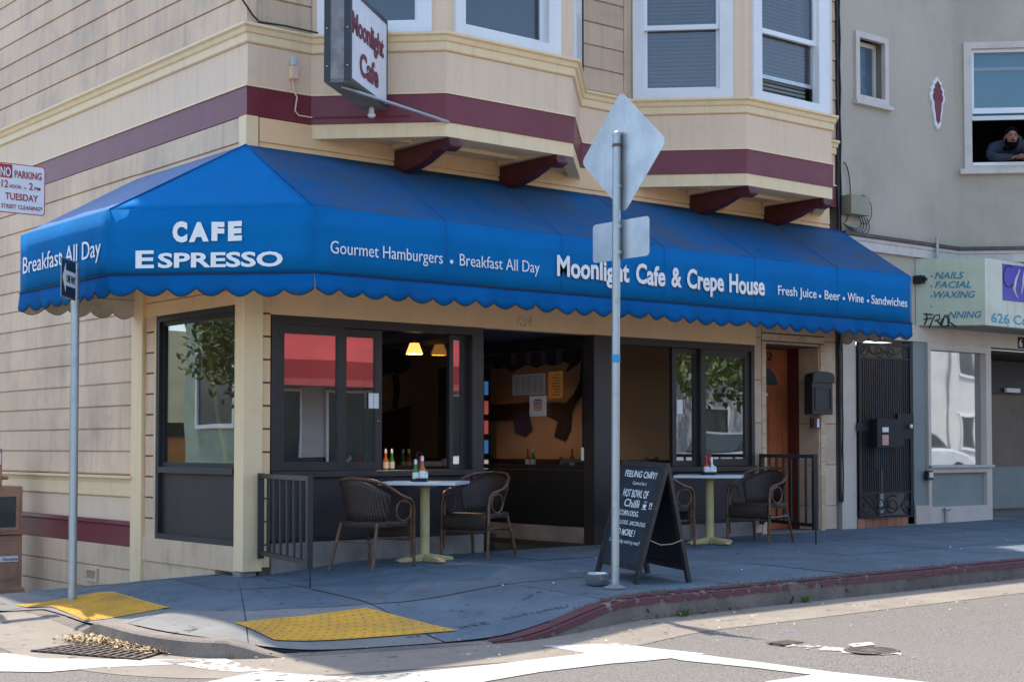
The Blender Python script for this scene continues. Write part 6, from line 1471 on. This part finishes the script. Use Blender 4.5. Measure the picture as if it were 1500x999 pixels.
tufts('grass', 'green weeds in the curb joint below the chalkboard', ln([(1.58, -3.47), (1.62, -3.49)]), 70, .06, .015, zr)
tufts('grass', 'thin grass along the shaded curb to the right', ln([(2.0, -3.3), (3.3, -3.3), (5.2, -3.3)]), 260, .03, .02)
tufts('grass', 'weeds in the second curb joint', ln([(2.95, -3.46), (2.96, -3.48)]), 60, .06, .010, zr)
# manholes / valve covers in the road
def cover(px, p, rx, label):
    q = gz(px, p, zr); t = thing('valve_cover', label, 'manhole cover', q, 'iron covers in the road')
    MB().lathe([(0, .010), (rx, .002), (rx, .006), (rx - .02, .009), (rx - .02, .006), (0, .006)], q, 24).build('rim', M['castiron'], t, smooth=True)
    for k in range(-3, 4): 
        h_ = math.sqrt(max(.01, (rx - .03) ** 2 - (k * rx * .25) ** 2)); MB().box(q.x - h_, q.x + h_, q.y + k * rx * .25 - .012, q.y + k * rx * .25 + .012, q.z + .004, q.z + .009).build('ridge', M['castiron'], t)
cover(1277, 953, .165, 'round rusty manhole cover in the road at the right'); cover(1150, 942, .075, 'small dark valve cover left of the manhole')
# stamped street name in the sidewalk
a, b = gz(684, 921, zwalk), gz(722, 914, zwalk)
M['stamp'] = mat('stamp_dark', (.10, .10, .10), .9, var=.3, vs=20)
def stamp(s, p0, p1, cap):
    a, b = gz(*p0, zwalk), gz(*p1, zwalk); a.z += .009; b.z += .009; U = (b - a).normalized(); V = Z_.cross(U)
    o = lettering(s, tuple(a), U, V, (b - a).length, cap, M['stamp'], sw, bold=-.01, depth=.0015, name='stamped_letters')
stamp('CORTLAND', (737, 908), (834, 889), .11); stamp('AVE', (676, 922), (718, 913), .11)
# pebbles, gum and specks
scatter('litter_specks', 'tiny pale specks of litter on the sidewalk', [(.2, -2.0, 0), (3.0, -1.8, 0), (6, -2.2, 0), (9, -1.6, 0)], M['paper'], .010, 45, lift=.001, spread=.7, zf=zwalk)

# ------------------------------------------------------------------ across the streets (behind the camera, seen in the glass)
M['leaf'] = mat('leaves', (.09, .13, .025), .6, var=.5, vs=3, bump=0)
M['bark'] = mat('bark', (.12, .09, .07), .9, var=.3, vs=8, bump=.5)
def tree(x, y, z0_, h, r, lab, n=2600, ls=.12, fz=.7):
    t = thing('street_tree', lab, 'tree', (x, y, z0_), 'street trees across the road')
    b = MB(); b.tube([(x, y, z0_), (x + .1, y, z0_ + h * .3), (x - .05, y + .1, z0_ + h * .6)], .15, 8, rs=[.18, .13, .08])
    for k in range(6):
        a = k * 1.05; b.tube([(x, y, z0_ + h * .35 + .1 * k), (x + r * .35 * math.cos(a), y + r * .35 * math.sin(a), z0_ + h * .55), (x + r * .7 * math.cos(a), y + r * .7 * math.sin(a), z0_ + h * .75)], .05, 6, rs=[.07, .045, .02])
    b.build('trunk', M['bark'], t, smooth=True)
    b = MB(); cl_ = []
    for _ in range(26):
        a, f = R.random() * 6.3, R.random() ** .5; cl_.append((x + r * f * math.cos(a), y + r * f * math.sin(a), z0_ + h * fz + h * .3 * R.uniform(-1, 1) * (1 - f * .5)))
    for _ in range(n):
        c = R.choice(cl_); p = Vector((R.gauss(c[0], r * .16), R.gauss(c[1], r * .16), R.gauss(c[2], r * .13))); u = Vector((R.gauss(0, 1), R.gauss(0, 1), R.gauss(0, 1))).normalized(); v = u.orthogonal().normalized(); s_ = ls * R.uniform(.6, 1.4)
        b.add([p - u * s_, p + v * s_ * .4, p + u * s_, p - v * s_ * .4], [(0, 1, 2, 3)])
    b.build('crown', M['leaf'], t, recalc=False, kind='stuff'); return t
tree(24, -19.5, -.1, 6.5, 3.2, 'leafy tree across the street reflected in the right window', 4200, .16)
tree(30, -20.5, -.1, 7.5, 3.6, 'second leafy tree farther along across the street', 3600, .18)
tree(-6.0, 9.5, -1.0, 4.9, 1.5, 'dark leafy tree on the side street reflected in the side window', 5200, .07, .82)
tree(8.5, -21.5, -.1, 11, 3.4, 'tall tree behind the shops reflected in the upper bay window', 3600, .18)
shop = thing('shop_building', 'pale shop building across the street under a red awning', 'building', (10, -19, 0))
MB().box(5, 19.5, -27, -19, -.2, 5.2).build('shop_wall', mat('pale_shop_wall', (.55, .52, .48), .8), shop)
MB().box(6, 19, -18.99, -18.9, 4.0, 4.6).build('sign_board', M['letter'], shop)
for k in range(4):
    x = 6.2 + 3.3 * k; MB().box(x, x + 2.5, -19.0, -18.97, .5, 2.4).build('shop_window', M['glass_pane_dark'], shop); MB().frame(x - .06, x + 2.56, -18.97, -18.93, .44, 2.46, .06).build('window_frame', M['white'], shop)
ra = thing('red_awning', 'red canvas awning across the street', 'awning', (12, -18.5, 2.5)); M['redcanvas'] = mat('red_canvas', (.40, .045, .045), .8, bump=0, var=.2, vs=.8, dirt=.4, dcol=(.22, .06, .06), ds=1)
MB().prisma([(-19.0, 3.75), (-17.9, 3.1), (-17.9, 2.5), (-17.93, 2.5), (-17.93, 3.08), (-19.0, 3.72)], 9.5, 17.5).build('canvas', M['redcanvas'], ra)
MB().box(9.5, 17.5, -17.895, -17.885, 2.5, 2.66).build('letter_band', mat('pale_pink_band', (.5, .1, .1), .7, bump=0), ra)
for k, (x0, x1, hh, col, lab) in enumerate(((20, 27, 6.5, (.5, .42, .33), 'tan row house across the street'), (27.2, 35, 8, (.42, .44, .45), 'grey row house across the street'), (35.2, 44, 6, (.6, .58, .54), 'white row house across the street'), (44.2, 62, 7.5, (.62, .60, .56), 'cream row house across the street'), (62.5, 90, 7, (.5, .5, .45), 'pale row house farthest along the street'))):
    t = thing('row_house', lab, 'building', (x0, -24, 0)); MB().box(x0, x1, -32, -23.5, -.2, hh).build('house_wall', mat('house_paint_%d' % k, col, .8), t)
    MB().box(x0 - .1, x1 + .1, -32.1, -23.3, hh, hh + .3).build('roof', M['offwhite'], t)
    for zz in (1.0, 3.9):
        for j in range(int((x1 - x0) / 2.4)):
            fo = MB((Vector((x0 + .6 + 2.4 * j, -23.5, 0)), X_, Y_)).frame(0, 1.3, 0, .07, zz, zz + 1.5, .1).build('window_frame', M['white'], t); MB((Vector((x0 + .6 + 2.4 * j, -23.5, 0)), X_, Y_)).box(.1, 1.2, 0, .02, zz + .1, zz + 1.4).build('window_pane', M['glass_pane_dark'], t)
gh = thing('green_house', 'pale green stucco house on the side street', 'building', (-12, 20, -2)); M['palegreen'] = mat('pale_green_stucco', (.34, .44, .31), .8, var=.15, dirt=.4)
MB().box(-20, -11.6, 9, 24.0, -4, 4.6).build('house_wall', M['palegreen'], gh)
for y in (12, 17, 21.4): f = MB().frame(-11.6, -11.54, 0, 0, 0, 0, 0) if False else None; MB((Vector((-11.6, y, 0)), Y_, X_)).frame(0, 2.0, 0, .08, 1.6, 3.6, .10).build('window_frame', M['white'], gh); MB((Vector((-11.6, y, 0)), Y_, X_)).box(.1, 1.9, .0, .02, 1.7, 3.5).build('window_pane', M['glass_pane_dark'], gh)
og = thing('orange_garage', 'low orange building beyond the green house', 'building', (-12, 30, -3)); MB().box(-20, -11.6, 26, 40, -5, 1.4).build('garage_wall', mat('orange_stucco', (.50, .22, .10), .8), og); MB().box(-20.1, -11.5, 25.9, 40.1, 1.4, 1.8).build('roof_edge', M['iron'], og)
def hedge(x0, x1, y0, y1, z0_, z1_, lab):
    b = MB()
    for _ in range(2500):
        p = Vector((R.uniform(x0, x1), R.uniform(y0, y1), R.uniform(z0_, z1_) * 1)); u = Vector((R.gauss(0, 1), R.gauss(0, 1), R.gauss(0, 1))).normalized(); v = u.orthogonal(); s_ = .16
        b.add([p - u * s_, p + v * s_ * .5, p + u * s_, p - v * s_ * .5], [(0, 1, 2, 3)])
    tag(b.build('hedge', M['leaf'], recalc=False), lab, 'hedge', kind='stuff')
hedge(-17, -12, 40, 44, -4, 2.4, 'green hedge beyond the orange building on the side street')
# hills on the horizon
m = MB(); pts = []
for k in range(73):
    a = 2 * math.pi * k / 72; r_ = 420; hh = 26 + 12 * math.sin(a * 3 + 1) + 7 * math.sin(a * 7); pts += [(r_ * math.cos(a), r_ * math.sin(a), -8), (r_ * 1.25 * math.cos(a), r_ * 1.25 * math.sin(a), hh)]
m.add(pts, [(2 * k, 2 * k + 2, 2 * k + 3, 2 * k + 1) for k in range(72)]); struct(m.build('hills', mat('hill_scrub', (.13, .14, .08), .9, var=.4, vs=.03), smooth=True, recalc=False))
def car(x, y, rz, col, lab):
    t = thing('parked_car', lab, 'car', (x, y, 0), 'cars parked across the street'); c, s = math.cos(rz), math.sin(rz); g0 = zr(x, y)
    f = (Vector((x, y, g0)), Vector((c, s, 0)), Vector((-s, c, 0)))
    pb = [(-2.2, .35), (-2.25, .75), (-2.0, .95), (-1.1, 1.0), (1.2, 1.02), (2.0, .85), (2.25, .65), (2.2, .32)]
    MB(f).prism(pb, -.88, .88).build('body', col, t, bevel=.08)
    MB(f).prism([(-1.5, .98), (-.95, 1.44), (.55, 1.46), (1.25, 1.0)], -.74, .74).build('cabin', M['glass_pane_dark'], t, bevel=.06)
    MB(f).prism([(-.95, 1.43), (-.85, 1.49), (.45, 1.51), (.58, 1.45)], -.72, .72).build('roof', col, t, bevel=.03)
    for wx in (-1.4, 1.4):
        for wy in (-.8, .8):
            cpos = f[0] + f[1] * wx + f[2] * wy + Z_ * .33
            w_ = MB().tube([cpos - f[2] * .11, cpos + f[2] * .11], .33, 18).build('wheel', M['black'], t, smooth=True); MB().tube([cpos - f[2] * .115, cpos + f[2] * .115], .2, 14).build('rim', M['steel'], t, smooth=True)
    for wy in (-.6, .6):
        for wx, cc in ((2.2, 'white'), (-2.2, 'red')): MB(f).box(wx - .08, wx + .05, wy - .17, wy + .17, .62, .76).build('headlight' if wx > 0 else 'tail_light', M[cc], t)
car(21.5, -13.6, 0, mat('silver_paint', (.50, .52, .55), .25, .4, bump=0), 'silver car parked across the street, reflected in the right window')
car(15.0, -13.7, 0, mat('white_car_paint', (.75, .75, .75), .25, bump=0), 'white car parked in front of the red awning')
car(27.5, -13.6, 0, mat('pearl_paint', (.62, .64, .66), .25, .2, bump=0), 'pearl grey car parked farthest along the street')
